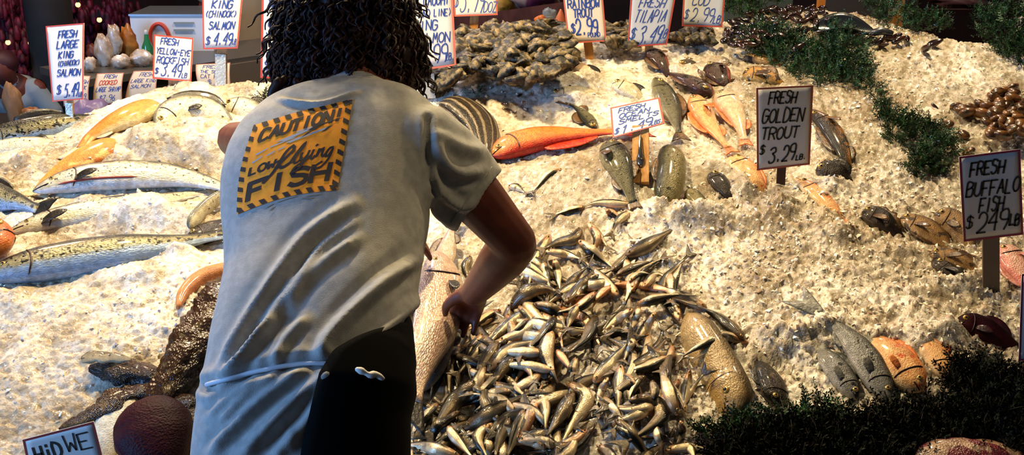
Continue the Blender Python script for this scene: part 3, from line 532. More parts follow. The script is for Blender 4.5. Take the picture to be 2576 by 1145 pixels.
# ------------------------------------------------------------------ heaps: drop things on a height map
CELL = .01; HX0, HY0 = -2.1, 1.8; HM = np.array([[h0(HX0+i*CELL, HY0+j*CELL) for j in range(240)] for i in range(450)])
def hm_get(x, y, r=1):
    i = int((x-HX0)/CELL); j = int((y-HY0)/CELL); return HM[max(i-r, 0):i+r+1, max(j-r, 0):j+r+1]
def hm_add(x, y, top, r):
    k = int(math.ceil(r/CELL)); i0 = int((x-HX0)/CELL); j0 = int((y-HY0)/CELL)
    for i in range(i0-k, i0+k+1):
        for j in range(j0-k, j0+k+1):
            d = ((i-i0)**2+(j-j0)**2)**.5*CELL
            if d <= r and 0 <= i < 450 and 0 <= j < 240: HM[i, j] = max(HM[i, j], top-(d/r)**2*r*.5)
# the big fish in the heap raise the map a little
for q in [(1838, 990), (1812, 930), (1778, 870)]: p_ = surf(*q); hm_add(p_[0], p_[1], p_[2]+.07, .045)
SM = []                                    # hand-placed smelt, head first
def S(*a): SM.append(a)
HAND = """1592,515 1545,512 1500,510 1470,520|1470,521 1430,530 1398,540|1525,530 1545,540 1562,552|1588,532 1555,555 1540,585|1418,425 1380,440 1342,480|1278,470 1300,472 1320,485|1478,560 1505,590 1528,620|1488,570 1502,600 1490,638|1458,573 1446,600 1405,610 1368,625|1455,605 1498,640 1542,674|1372,632 1415,638 1458,650|1338,640 1336,680 1330,718|1395,652 1402,690 1408,728|1368,660 1372,690 1385,727|1422,725 1450,695 1482,668|1424,762 1460,720 1492,680|1573,645 1625,618 1690,577|1538,682 1572,650 1590,610|1552,692 1600,672 1642,655|1583,708 1610,690 1640,692|1618,722 1650,690 1682,700|1686,688 1690,720 1687,755|1285,778 1320,738 1370,726 1415,742|1600,768 1660,750 1712,740|1185,645 1170,672 1178,698|1120,675 1132,725 1152,785|1305,770 1330,800 1356,832|1340,765 1392,780 1422,826|1397,798 1360,850 1310,893|1387,830 1372,890 1402,964|1500,793 1476,850 1430,888|1592,778 1550,805 1513,838|1606,773 1600,800 1586,830|1513,852 1555,835 1604,852|1493,962 1540,910 1583,858|1632,838 1622,890 1595,938|1563,918 1556,970 1555,1032|1425,962 1475,1003 1442,1060 1414,1114|1168,1082 1230,1040 1332,988|1358,978 1370,1030 1372,1082|1442,985 1412,1040 1374,1098|1210,990 1240,1003 1292,1010|1127,1072 1150,1108 1188,1150|1230,1068 1200,1100 1225,1150|1282,1048 1262,1090 1245,1150|1322,1028 1302,1080 1275,1150|1340,1112 1368,1106 1398,1114|1152,868 1142,900 1134,926|1162,876 1192,868 1218,880|1252,858 1216,910 1194,962|1277,880 1256,920 1238,957|1205,958 1150,1000 1085,1086|1582,1008 1640,1005 1665,1052 1580,1112|1703,1046 1682,980 1662,925|1724,1036 1702,990 1684,948|1736,930 1726,980 1718,1032|1782,798 1740,820 1698,846|1882,862 1822,850 1762,870 1718,896|1872,858 1812,802 1752,768|1648,1070 1660,1110 1668,1150|1712,1058 1716,1090 1700,1124|1720,1112 1738,1130 1750,1160|1692,868 1680,900 1664,932|1640,958 1648,985 1640,1015|1300,900 1330,930 1340,955|1500,1120 1530,1135 1560,1160|1330,800 1300,830 1270,850|1240,800 1200,812 1160,835|1260,780 1220,800 1180,830|1520,1000 1560,1050 1545,1080|1650,785 1620,830 1600,860|1460,765 1440,790 1425,830|1540,720 1510,740 1490,775|1600,840 1580,880 1570,905|1530,950 1510,985 1500,1020|1610,950 1590,985 1580,1010|1180,930 1215,945 1250,940|1290,960 1300,985 1330,1000|1100,1015 1070,1050 1040,1090|1400,880 1420,905 1440,935|1450,900 1440,930 1445,960|1340,860 1330,890 1300,910"""
for ln in HAND.split('|'): S(*[tuple(float(c) for c in q.split(',')) for q in ln.split()])
POLY = [(1330, 650), (1400, 620), (1570, 660), (1660, 700), (1725, 740), (1690, 850), (1720, 900), (1730, 1000), (1755, 1160), (1020, 1160), (1045, 1050), (1090, 960), (1150, 860), (1190, 800), (1290, 760)]
HOLES = [(1655, 805, 48, 42), (1505, 1075, 42, 58), (1480, 905, 36, 24), (1560, 760, 30, 20), (1470, 645, 60, 30)]
def inpoly(x, y, P):
    c = False; j = len(P)-1
    for i in range(len(P)):
        if (P[i][1] > y) != (P[j][1] > y) and x < (P[j][0]-P[i][0])*(y-P[i][1])/(P[j][1]-P[i][1])+P[i][0]: c = not c
        j = i
    return c
FILL = []
while len(FILL) < 105:
    x, y = random.uniform(1020, 1760), random.uniform(640, 1160)
    if not inpoly(x, y, POLY) or any(((x-h[0])/(h[2]+35))**2+((y-h[1])/(h[3]+35))**2 < 1 for h in HOLES): continue
    a = random.uniform(0, 2*PI) if x > 1300 else random.choice([random.uniform(1.7, 2.5), random.uniform(0, 6.28)]); L = random.uniform(62, 90); c = random.uniform(-.35, .35)
    FILL.append(((x-L*math.cos(a-c), y-L*math.sin(a-c)*.85), (x, y), (x+L*math.cos(a+c), y+L*math.sin(a+c)*.85)))
HEAP_L = 'small silvery smelt lying in the big loose heap of smelt right of the man'
DARK_L = 'small smelt in the shaded left part of the smelt heap beside the apron'
LONE = {0: 'smelt lying lengthwise just under the dark olive fish, topmost of the smelt', 1: 'thin smelt whose tail points left at the upper rim of the heap', 3: 'smelt hanging down from the topmost smelt, right of it', 2: 'short smelt tucked under the topmost smelt', 4: 'lone thin smelt on white ice below the orange rockfish',
 5: 'lone smelt tail beside the man\'s sleeve', 16: 'large smelt pointing up and right beyond the heap onto clear ice', 24: 'single little smelt on ice inside the bend of the man\'s elbow', 25: 'slim smelt upright against the pinkish silver fish', 57: 'pale smelt laid across the back of the big tan fish', 58: 'dark smelt above the pale one on the big tan fish', 56: 'smelt whose tail ends at the top of the big tan fish'}
def mk_smelt(pts, hhp, i, label, group, matn):
    q = cat([(a[0], a[1]) for a in pts], 7); P0 = np.array([surf(a[0], a[1]) for a in q]); hh = hhp*fdist(P0[3])/F; ww = hh*.72
    z = np.array([np.sort(hm_get(p[0], p[1], 1).ravel())[-3] for p in P0]); lo = np.array([h0(p[0], p[1]) for p in P0])
    z = np.minimum(z, lo+.045); zs = np.convolve(np.r_[z[0], z, z[-1]], [.3, .4, .3], 'valid'); zs = np.maximum(zs, z*.6+zs*.4)
    # keep it on its line of sight while it climbs the heap
    P = P0.copy()
    for k in range(7):
        p = surf(q[k][0], q[k][1], max(0, zs[k]-lo[k])+ww*.55); P[k] = p
    up = unit(nrm_at(P[3][0], P[3][1])+RS.normal(size=3)*.12); rl = random.uniform(-10, 30)
    fl = (P[-1][0] > P[0][0]) == (random.random() < .72)
    V, Fc, UV, fr = fish_body(P, up, 'smelt', hh, ww, math.radians(rl if fl else 180-rl), 16, 10, gill=.2)
    t = thing('smelt', label, 'fish', P[3]-np.array([0, 0, ww]), group)
    mesh('body', V, Fc, MATS[matn], t, uv=UV)
    fin_tail(fr, hh*2.3, hh*1.5, .5, .0009, 'tail_fin', finm['smelt'], t, 5)
    c = fr['P']; D, S_ = fr['D'], fr['S']; b = MB()
    for s in (1, -1):
        e = c[2]+D[2]*fr['tp'][2]*.25+S_[2]*s*fr['wd'][2]*.86; b.ball(e, hh*.2, 8, 0); b.ball(e+S_[2]*s*hh*.09, hh*.14, 6, 1)
    b.done('eye', [M_iris, M_pup], t)
    for p in P[1:-1]: hm_add(p[0], p[1], p[2]+ww*.7, hh*.95)
def smat(): return random.choice(['smelt', 'smelt', 'smelt', 'smelt', 'smelt', 'smelt_rosy', 'smelt_dark'])
random.shuffle(FILL)
DEEP = [tuple((a+random.uniform(-30, 30), b+random.uniform(-30, 30)) for a, b in [f[0], f[1], f[2]]) for f in FILL[:48]]  # dark bottom layer, added so the gaps' shade is carried by fish colour
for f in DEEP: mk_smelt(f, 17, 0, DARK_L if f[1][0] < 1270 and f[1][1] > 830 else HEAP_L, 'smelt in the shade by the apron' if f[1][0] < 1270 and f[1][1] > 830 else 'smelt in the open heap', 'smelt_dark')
for f in FILL:
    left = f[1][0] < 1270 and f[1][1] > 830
    mk_smelt(f, random.uniform(14.5, 18.5), 0, DARK_L if left else HEAP_L, 'smelt in the shade by the apron' if left else 'smelt in the open heap', random.choice(['smelt_dark', 'smelt']) if left else smat())  # left side draws on dark smelt: the man's shadow put into their colour
darkset = {8, 17, 18, 22, 49, 50, 51, 52, 58}
for i, f in enumerate(SM):
    L = sum(math.dist(f[k], f[k+1]) for k in range(len(f)-1)); left = f[1][0] < 1270 and f[1][1] > 830
    hhp = 11.5 if i in (0, 1, 4, 5, 6) else min(22, max(12, L*.145))
    lb, gp = (LONE[i], 'smelt lying apart from the heap') if i in LONE else ((DARK_L, 'smelt in the shade by the apron') if left else (HEAP_L, 'smelt in the open heap'))
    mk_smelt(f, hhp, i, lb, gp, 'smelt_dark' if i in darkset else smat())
# oysters, mussels, clams
M_oy = mat('oyster_shell', '16130c', .6, col2='8a7650', nscale=45, nlo=.45, nhi=.66, bump=1., bscale=90, detail=5)
M_mus = mat('mussel_shell', '140e10', .18, col2='3a2018', nscale=30, coat=.6); M_clam = mat('clam_shell', '33200f', .3, col2='7a4e24', nscale=26, coat=.5, bump=.3, bscale=150)
def shell_mesh(kind, seed, s):
    v, f = ball((0, 0, 0), 1, 14); v = v.copy(); x, y, z = v.T; r = np.random.RandomState(seed)
    if kind == 'oyster':
        w = .62*(1-.28*x); nz = vnoise(x*3+seed, y*3+z*2, .9, seed); v = np.stack([x*1.05, y*w, z*.36*(1+.2*x)], 1)*(1+.62*nz+.25*vnoise(x*3+y*2+seed, z*3+y, .4, seed+9))[:, None]
        v[:, 2] += .05*np.sin(x*14+nz*6)*(np.abs(z) > .1)+.12*np.sin(x*2.5+seed)
    elif kind == 'mussel': v = np.stack([x, y*(.46-.18*x), z*.34*(1-.3*x)], 1)
    else: v = np.stack([x, y*.82, z*.5], 1); v[:, 2] *= 1+.05*np.sin(np.hypot(x-.6, y)*26)
    v *= s; me = bpy.data.meshes.new(kind); me.from_pydata(v.tolist(), [], [tuple(int(i) for i in q) for q in f]); me.polygons.foreach_set('use_smooth', np.ones(len(me.polygons), bool))
    me.materials.append({'oyster': M_oy, 'mussel': M_mus, 'clam': M_clam}[kind]); return me
def heap(kind, label, group, spots, s, lim):
    ms = [shell_mesh(kind, 40+i, s*(0.85+.06*i)) for i in range(6)]
    for i, (x, y) in enumerate(spots):
        me = ms[i % 6]; p = surf(x, y); z = min(float(np.sort(hm_get(p[0], p[1], 2).ravel())[-6]), h0(p[0], p[1])+lim)
        p = surf(x, y, z-h0(p[0], p[1])+s*.3); o = bpy.data.objects.new(kind, me)
        o.location = Vector(p); o.rotation_euler = (random.uniform(-.7, .9), random.uniform(-.6, .6), random.uniform(0, 6.28))
        link(o); tag(o, label if isinstance(label, str) else label[i], 'shellfish', group); hm_add(p[0], p[1], p[2]+s*.35, s*.75)
def spread(n, f, mind):
    out = []; k = 0
    while len(out) < n and k < 20000:
        k += 1; q = f()
        if q and all(math.hypot(q[0]-a[0], (q[1]-a[1])*1.5) > mind for a in out): out.append(q)
    return sorted(out, key=lambda q: q[1])
OP = [(1075, 175), (1110, 178), (1150, 175), (1160, 75), (1240, 68), (1330, 62), (1425, 62), (1435, 118), (1420, 155), (1370, 190), (1310, 205), (1250, 180), (1180, 178), (1110, 215), (1075, 212)]
def fO():
    x, y = random.uniform(1075, 1435), random.uniform(60, 212); return (x, y) if inpoly(x, y, OP) else None
heap('oyster', 'rough grey-brown oyster in the large heap behind the man', 'oysters in the large heap', spread(84, fO, 19), .045, .10)
heap('oyster', 'rough grey-brown oyster between the rainbow trout and tilapia cards', 'oysters between two price cards', spread(18, lambda: (random.uniform(1525, 1585), random.uniform(62, 112)), 13), .034, .05)
heap('oyster', 'rough oyster between the tilapia and cod cards', 'oysters by the cod card', spread(14, lambda: (random.uniform(1690, 1790), random.uniform(75, 100)), 13), .032, .04)
MPO = [(1830, 62), (1900, 22), (2075, 12), (2085, 55), (2030, 75), (1985, 85), (1880, 118), (1815, 110)]
def fM():
    x, y = random.uniform(1815, 2090), random.uniform(10, 120); return (x, y) if inpoly(x, y, MPO) else None
heap('mussel', 'glossy dark mussel in the strewn pile at the top, left of the metal scoop', 'mussels left of the scoop', spread(66, fM, 13), .024, .05)
heap('mussel', 'dark mussel on the ice right of the metal scoop', 'mussels right of the scoop', [(2195, 98), (2210, 104), (2222, 112), (2240, 96), (2256, 92), (2262, 100), (2282, 98), (2180, 100)], .026, .03)
heap('mussel', ['big single black mussel alone on the upper right ice', 'smaller mussel stuck under the single black one'], None, [(2352, 108), (2332, 120)], .034, .03)
heap('mussel', 'dark mussel caught in the greenery under the metal scoop', 'mussels in the greenery', [(2062, 120), (2035, 104), (2010, 118), (2080, 98)], .026, .07)
CPO = [(2395, 265), (2490, 262), (2500, 215), (2545, 215), (2576, 260), (2590, 330), (2500, 345), (2470, 300)]
def fC():
    x, y = random.uniform(2395, 2600), random.uniform(212, 345); return (x, y) if inpoly(x, y, CPO) else None
heap('clam', 'brown clam in the wet heap at the right picture edge', 'clams at the right edge', spread(42, fC, 15), .025, .05)
heap('clam', ['dark clam alone left of the clam heap', 'brown clam on ice below and left of the clam heap', 'small brown clam just above the buffalo fish card'], None, [(2385, 312), (2425, 338), (2436, 382)], .024, .03)
heap('mussel', 'bit of dark seaweed shell lying loose on white ice', 'dark scraps on the ice', [(1308, 240), (1835, 160), (1270, 262), (2352, 268)], .014, .02)
# ------------------------------------------------------------------ greenery
M_leaf = mat('cedar_leaf', '12280f', .5, col2='2f5a30', nscale=50, coat=.1); M_leaf_shaded = mat('shaded_cedar_leaf', '060a04', .7, col2='0c160a', nscale=50, spec=.2); M_twig = mat('twig', '3a2a18', .7)  # near-black leaf copy: the hedge's lack of light is put into its colour
def greens(label, blobs, n, m, size=1., seed=1, name='cedar_sprigs'):
    r = np.random.RandomState(seed); LV, LF, TV, TF = [], [], [], []; nl = nt_ = 0; k = 0; area = np.array([b[2]*b[3] for b in blobs], float); area /= area.sum()
    c0 = surf(blobs[0][0], blobs[0][1]); t = thing(name, label, 'greenery', c0)
    while k < n:
        b = blobs[r.choice(len(blobs), p=area)]; q = r.uniform(-1, 1, 2)
        if q@q > 1: continue
        k += 1; hh = b[4]*(1-q@q)**.5*r.uniform(.15, 1.); p = surf(b[0]+q[0]*b[2], b[1]+q[1]*b[3]+b[3]*.15, 0); p = p+np.array([0, 0, hh])
        d = unit(np.array([q[0]*.6+r.normal()*.5, -.2+r.normal()*.5, .7+r.normal()*.4])); e = unit(np.cross(d, r.normal(size=3))); g = np.cross(d, e); L = .045*size*r.uniform(.6, 1.3)
        m_ = 9
        for i in range(m_):
            s = (i+1)/m_; c = p+d*L*s+e*L*.25*s*s; sd = 1 if i % 2 else -1; w = unit(d*.7+e*sd*.8+g*r.normal()*.5); u = unit(np.cross(w, g+r.normal(size=3)*.4)); ll = .011*size*(1.25-.6*s)
            for kk in (-.5, .5):
                ww_ = unit(w+u*kk*1.4); uu = unit(np.cross(ww_, g))
                LV += [c, c+ww_*ll*.5+uu*ll*.2, c+ww_*ll, c+ww_*ll*.5-uu*ll*.2]; LF.append((nl, nl+1, nl+2, nl+3)); nl += 4
        if k % 3 == 0:
            v, f = tube([p-d*.01, p+d*L*.5+e*L*.06, p+d*L+e*L*.25], [.0012, .0009, .0005], 4, caps=0); TV.append(v); TF += [tuple(a+nt_ for a in x) for x in f]; nt_ += len(v)
    mesh('leaves', LV, LF, m, t, smooth=False); mesh('stems', np.concatenate(TV), TF, M_twig, t); return t
greens('bushy green cedar mound in front of the metal scoop, left part', [(1925, 112, 55, 34, .06), (1980, 135, 60, 38, .05)], 420, M_leaf, 1., 2)
greens('bushy green cedar mound below the metal scoop, right part', [(2110, 150, 72, 52, .06), (2060, 175, 60, 38, .04), (2150, 190, 40, 30, .03), (2100, 95, 30, 30, .03)], 620, M_leaf, 1., 3)
greens('thin strand of cedar trailing down the right ice', [(2195, 235, 18, 16, .02), (2215, 265, 16, 18, .02), (2228, 290, 8, 12, .01)], 50, M_leaf, .9, 4)
greens('round cedar tuft in the middle of the right ice', [(2290, 335, 58, 34, .04), (2350, 385, 44, 50, .05), (2325, 420, 40, 28, .03), (2235, 305, 24, 20, .015)], 380, M_leaf, 1., 5)
greens('cedar hanging at the top right corner', [(2530, 75, 60, 50, .08), (2590, 130, 60, 40, .05), (2480, 60, 30, 25, .04), (2540, 130, 30, 20, .02)], 420, M_leaf, 1.05, 6)
greens('small cedar clump at the back edge, right of the scoop', [(2250, 45, 50, 26, .05), (2330, 66, 50, 22, .04), (2215, 18, 40, 14, .04)], 260, M_leaf, .9, 7)
greens('faint cedar at the back edge right of the cod card', [(1865, 28, 44, 22, .05), (1920, 8, 40, 12, .05)], 170, M_leaf, .9, 8)
greens('deep dark cedar hedge filling the bottom right corner', [(2080, 1150, 240, 90, .035), (2330, 1115, 200, 80, .045), (2520, 1050, 130, 110, .05), (2480, 1160, 220, 90, .05), (2200, 1180, 260, 70, .04), (1900, 1150, 110, 45, .02), (2440, 960, 50, 50, .03)], 5200, M_leaf_shaded, 1.25, 9, 'cedar_hedge')
greens('feathery cedar tips reaching left onto the ice at the foot of the big tan fish', [(1860, 1085, 75, 26, .02), (1960, 1070, 80, 26, .025), (1800, 1085, 40, 22, .015), (2060, 1050, 60, 26, .02)], 240, M_leaf, 1.1, 10)
greens('tiny green scraps on the striped dark fish behind the shoulder', [(1200, 240, 14, 6, .03)], 8, M_leaf, .6, 11)
greens('bit of green peeking out left of the man\'s hair', [(668, 268, 16, 12, .04)], 22, M_leaf, .8, 12)
# ------------------------------------------------------------------ metal scoop
sc = surf(2125, 90); k = fdist(sc)/F
t = thing('ice_scoop', 'shiny metal ice scoop lying on the upper right ice', 'scoop', sc)
M_sc = mat('scoop_metal', '7c7e82', .18, .95); A = surf(2045, 82, .012); B = surf(2235, 92, .012); dx = unit(B-A); up = nrm_at(*sc[:2]); sy = np.cross(up, dx); Lh = np.linalg.norm(B-A)
G = np.array([[A+dx*Lh*(s*.82)+sy*q*(.060*math.sin(min(PI, (s*.9+.04)*PI))**.45*(1-.35*s))+up*(.046*abs(q)**2.2*math.sin(min(PI, s*PI*.9+.25)) + .006) for q in np.linspace(-1, 1, 17)] for s in np.linspace(0, 1, 18)])
v, f = plate(G, .0022, up); mesh('bowl', v, f, M_sc, t)
MB().tube([A+dx*Lh*.8+up*.012, A+dx*Lh*.9+up*.02, A+dx*Lh*1.02+up*.014], [.012, .014, .01], 10).done('handle', mat('scoop_handle', '5e6064', .3, .8), t)
# ------------------------------------------------------------------ lettering
GL = {'A': '00 38 60/13 53', 'B': '~00 08 48 67 45 04/45 64 62 50 00', 'C': '~67 48 18 06 02 10 40 61', 'D': '~00 08 38 66 62 30 00', 'E': '60 00 08 68/04 44', 'F': '00 08 68/04 44', 'G': '~67 48 18 06 02 10 40 62/62 64 34',
 'H': '00 08/60 68/04 64', 'I': '30 38', 'K': '00 08/68 04 60', 'L': '08 00 50', 'M': '00 18 33 58 60', 'N': '00 08 60 68', 'O': '~20 02 06 28 48 66 62 40 20', 'P': '~00 08 48 67 65 44 04', 'R': '~00 08 48 67 65 44 04/34 60',
 'S': '~67 48 18 06 15 54 62 40 10 01', 'T': '30 38/08 68', 'U': '~08 02 20 40 62 68', 'W': '08 10 34 50 68', 'Y': '08 34 68/34 30', 'Z': '08 68 00 60', 'X': '00 68/08 60', 'V': '08 30 68', 'i': '30 35/37 38',
 '0': '~20 02 06 28 48 66 62 40 20', '1': '16 38 30', '2': '~06 18 48 66 53 00/00 60', '3': '~07 28 58 66 35/35 63 61 40 10 01', '4': '50 58 03 63', '5': '68 18 05/05 45 63 61 40 00', '6': '~58 26 03 10 40 62 54 24 03', '7': '08 68 20', '9': '~64 24 05 07 28 58 66 63 40', '$': '~67 48 18 06 15 54 62 40 10 01/3a 38 30', '(': '~48 25 23 40', ')': '~28 45 43 20', '.': '30 31', '-': '14 54', '!': '38 33/31 30', '/': '00 68'}
def strokes(ch):
    out = []; g = GL.get(ch)
    if not g: return out
    sm_ = g[0] == '~'; g = g.lstrip('~')
    for s in g.split('/'):
        p = np.array([[int(q[0]), 9 if q[1] == 'a' else int(q[1])] for q in s.split()], float)/np.array([6, 8.])
        if sm_ and len(p) > 3: out.append(cat(p, 14))
        else: out += [p[i:i+2] for i in range(len(p)-1)]
    return out
def ribbon(p, w, sub=0.):
    p = np.asarray(p, float)
    if sub:
        q = [p[0]]
        for a, b in zip(p[:-1], p[1:]):
            k = max(1, int(np.linalg.norm(b-a)/sub))
            for i in range(1, k+1): q.append(a+(b-a)*i/k)
        p = np.array(q)
    d = np.diff(p, axis=0); d /= np.linalg.norm(d, axis=1)[:, None]+1e-9; nrm = np.stack([-d[:, 1], d[:, 0]], 1)
    m = np.vstack([nrm[:1], (nrm[1:]+nrm[:-1])/2, nrm[-1:]]); ln = np.linalg.norm(m, axis=1)[:, None]; m = m/np.maximum(ln, .5)**2*1
    p = p.copy(); p[0] -= d[0]*w*.3; p[-1] += d[-1]*w*.3
    V = np.vstack([p+m*w/2, p-m*w/2]); n = len(p)
    return V, [(i, i+1, n+i+1, n+i) for i in range(n-1)]
def text_mesh(lines, W, H, slant=.18, jit=.03, seed=1, sub=0.):
    """lines: (text, x0, x1, baseline v, height, stroke) in fractions of the card."""
    r = random.Random(seed); V, Fc, n = [], [], 0
    for tx, x0, x1, v0, h, w in lines:
        cnt_ = len(tx); adv = (x1-x0)*W/cnt_; hh = h*H
        for i, ch in enumerate(tx):
            cw = adv*.78*(.5 if ch in '.!I' else 1); ox = x0*W+i*adv+(adv-cw)/2; jy = r.uniform(-jit, jit)*hh; js = 1+r.uniform(-.1, .1)*jit*10
            for s in strokes(ch):
                q = np.stack([ox+s[:, 0]*cw+slant*s[:, 1]*hh, v0*H+jy+s[:, 1]*hh*js], 1)
                if len(q) > 1 or True:
                    v, f = ribbon(q, w*H, sub); V.append(v); Fc += [tuple(a+n for a in x) for x in f]; n += len(v)
    return (np.concatenate(V)/np.array([W, H]) if V else None), Fc
M_card = mat('card_white', 'dfdad2', .5); M_ink = mat('ink_blue', '20408e', .6); M_inkb = mat('ink_black', '14130f', .6); M_inkr = mat('ink_red', 'b02818', .6)
M_tape = mat('glossy_tape', 'cfd0c8', .15, .2, bump=.5, bscale=150)
def bord(c): return mat('border_'+c, c, .55)
def sign(label, cor, depth, lines, ink=None, border='c0402c', stake=None, bow=.0, stake_w=26, stake_m=None, card=None, slant=.18, seed=1, bw=.022, tape=False, group=None, tilt=.05, name='price_card', red=None, post=True, back=0.):
    """cor: TL TR BR BL pixels of the card; the card stands at world depth `depth`, leaning back by tilt."""
    if stake: depth = surf(*stake)[1]-.012+back
    TL, TR, BR, BL = cor; pb = (np.array(BL)+np.array(BR))/2; dz = 0
    c3 = [PY(TL[0], TL[1], depth+tilt), PY(TR[0], TR[1], depth+tilt), PY(BR[0], BR[1], depth), PY(BL[0], BL[1], depth)]
    TL3, TR3, BR3, BL3 = c3; W = np.linalg.norm(BR3-BL3); H = np.linalg.norm(TL3-BL3); nn = unit(np.cross(TR3-TL3, BL3-TL3)); nn = nn if nn[1] < 0 else -nn
    def Pf(u, v, o=0.): return BL3*(1-u)*(1-v)+BR3*u*(1-v)+TR3*u*v+TL3*(1-u)*v+nn*(o+bow*math.sin(PI*v)+bow*.5*math.cos(PI*u))
    base = (BL3+BR3)/2; gnd = None
    if stake: gnd = surf(*stake)
    t = thing(name, label, 'sign', gnd if gnd is not None else base, group)
    G = np.array([[Pf(u, v) for u in np.linspace(0, 1, 9)] for v in np.linspace(0, 1, 11)]); v, f = plate(G, .0016, nn); mesh('card', v, f, card or M_card, t)
    V, Fc = [], []
    b = bw*min(W, H)*1.6; bu, bv = b/W, b/H
    ring = [(u, 0) for u in np.linspace(0, 1, 9)]+[(1, v) for v in np.linspace(0, 1, 11)[1:]]+[(u, 1) for u in np.linspace(1, 0, 9)[1:]]+[(0, v) for v in np.linspace(1, 0, 11)[1:-1]]
    N_ = len(ring)
    for u, v_ in ring: V.append(Pf(u, v_, .0014))
    for u, v_ in ring: V.append(Pf(min(max(u, bu), 1-bu), min(max(v_, bv), 1-bv), .0014))
    mesh('border', V, [(i, (i+1) % N_, N_+(i+1) % N_, N_+i) for i in range(N_)], bord(border), t, smooth=False)
    for ls, mi_, nm in ((lines, ink or M_ink, 'lettering'), (red, M_inkr, 'red_lettering')):
        if ls:
            v2, f2 = text_mesh(ls, W, H, slant, .05, seed); mesh(nm, [Pf(float(a), float(c), .0020) for a, c in v2], f2, mi_, t, smooth=False)
    if stake and post:
        k = fdist(base)/F*stake_w; top = Pf(.5, .35, -.008); bot = gnd-np.array([0, 0, .05]); ax = unit(top-bot); sd = unit(np.cross(ax, nn)); 
        q = MB(); c = (top+bot)/2; R = np.stack([sd, nn, ax], 1); q.box(c, (k, .006, np.linalg.norm(top-bot)), R); q.done('stake', stake_m or M_wood, t, False)
        if tape:
            mid = bot*.35+(base+np.array([0, 0, 0]))*.65; q = MB(); q.box(base*.45+gnd*.55, (k*1.06, .0085, np.linalg.norm(base-gnd)*.8), R); q.done('tape', M_tape, t, False)
    return t, Pf, W, H, nn
L5 = lambda *a: a
sign('tall white card reading FRESH LARGE KING SALMON at 5.49, leftmost standing card', [(115, 66), (212, 58), (210, 250), (132, 256)], 3.25,
 [('FRESH', .3, .8, .83, .09, .014), ('LARGE', .24, .84, .69, .095, .014), ('KING', .27, .7, .565, .085, .014), ('(CHINOOK)', .24, .88, .46, .065, .011), ('SALMON', .2, .9, .325, .085, .013), ('$', .14, .3, .09, .11, .014), ('5.49', .38, .82, .05, .17, .015), ('LB', .84, .95, .04, .06, .01)], stake=(178, 305), stake_w=16, tape=True)
sign('white card on a taped stake reading KING SALMON at 4.49, at the top edge', [(508, -60), (616, -60), (598, 122), (511, 124)], 3.32,
 [('FRESH', .3, .75, .76, .1, .014), ('KING', .22, .76, .56, .105, .015), ('(CHINOOK)', .06, .88, .44, .085, .012), ('SALMON', .15, .85, .27, .1, .014), ('$', .06, .2, .06, .1, .014), ('4.49', .28, .8, .05, .17, .016), ('LB', .82, .93, .06, .07, .01)], stake=(556, 222), stake_w=25, tape=True)
sign('small card reading YELLOW-EYE ROCKFISH at 3.49, on the left ridge', [(388, 87), (487, 96), (481, 206), (384, 198)], 3.28,
 [('FRESH', .16, .62, .8, .14, .022), ('YELLOW-EYE', .06, .94, .58, .13, .02), ('ROCKFISH', .08, .9, .37, .15, .02), ('$', .04, .14, .12, .12, .02), ('3.49', .2, .72, .08, .28, .024), ('LB', .74, .88, .08, .1, .016)], stake=(432, 222), stake_w=24, border='c8452c')
sign('white card half hidden by the left side of the curly hair', [(660, -70), (800, -70), (790, 205), (655, 196)], 3.3,
 [('FRESH', .1, .8, .82, .08, .011), ('SOCKEYE', .1, 1.0, .68, .08, .011), ('SALMON', .08, .8, .42, .13, .012), ('$', .04, .2, .08, .08, .011), ('5.99', .3, .8, .05, .16, .012)], stake=(725, 230), stake_w=25)
sign('large white card right of the curly hair reading TROLL CAUGHT KING SALMON', [(985, -70), (1136, -72), (1148, 165), (1000, 186)], 3.0,
 [('TROLL CAUGHT', .06, .93, .66, .105, .011), ('(HOOK AND LINE)', .06, .96, .54, .07, .009), ('KING', .3, .72, .405, .1, .011), ('SALMON', .3, .92, .27, .1, .011), ('$', .2, .3, .06, .1, .011), ('5.99', .34, .86, .05, .19, .012), ('LB.', .82, .97, .07, .07, .01)], stake=(1082, 250), stake_w=30, tape=True, border='d0705c', slant=.1)
sign('grey-white card reading 3.99 DOZ above the oysters, at the top edge', [(1138, -60), (1250, -62), (1252, 38), (1143, 42)], 3.75,
 [('$', .0, .1, .25, .3, .02), ('3.99', .12, .66, .1, .62, .024), ('DOZ', .66, .97, .08, .25, .018)], stake=(1188, 74), stake_w=22, border='b8482c', card=mat('card_grey', 'c4beb4', .5))
sign('worn cream card reading RAINBOW TROUT at 2.99, standing in the oysters', [(1410, -60), (1512, -64), (1526, 104), (1430, 110)], 3.45,
 [('FRESH', .2, .8, .8, .12, .015), ('RAINBOW', .08, .9, .52, .12, .018), ('TROUT', .2, .72, .385, .12, .018), ('$', .1, .22, .16, .13, .018), ('2.99', .22, .8, .12, .22, .022), ('POUND', .52, .84, .08, .06, .01)], stake=(1490, 150), stake_w=22, card=mat('card_cream', 'd8cab4', .55), border='c05a48', ink=M_ink, slant=.05)
sign('grey card reading FRESH TILAPIA at 3.49, at the top edge', [(1590, -62), (1708, -56), (1678, 112), (1578, 119)], 3.35,
 [('FRESH', .18, .78, .56, .13, .012), ('TILAPIA', .1, .84, .345, .17, .012), ('$', .02, .16, .12, .14, .014), ('3.49', .2, .78, .04, .26, .014), ('LB', .76, .93, .1, .12, .012)], stake=(1632, 150), stake_w=20, card=mat('card_bluegrey', 'b9bcc0', .5), border='b04030', slant=.25)
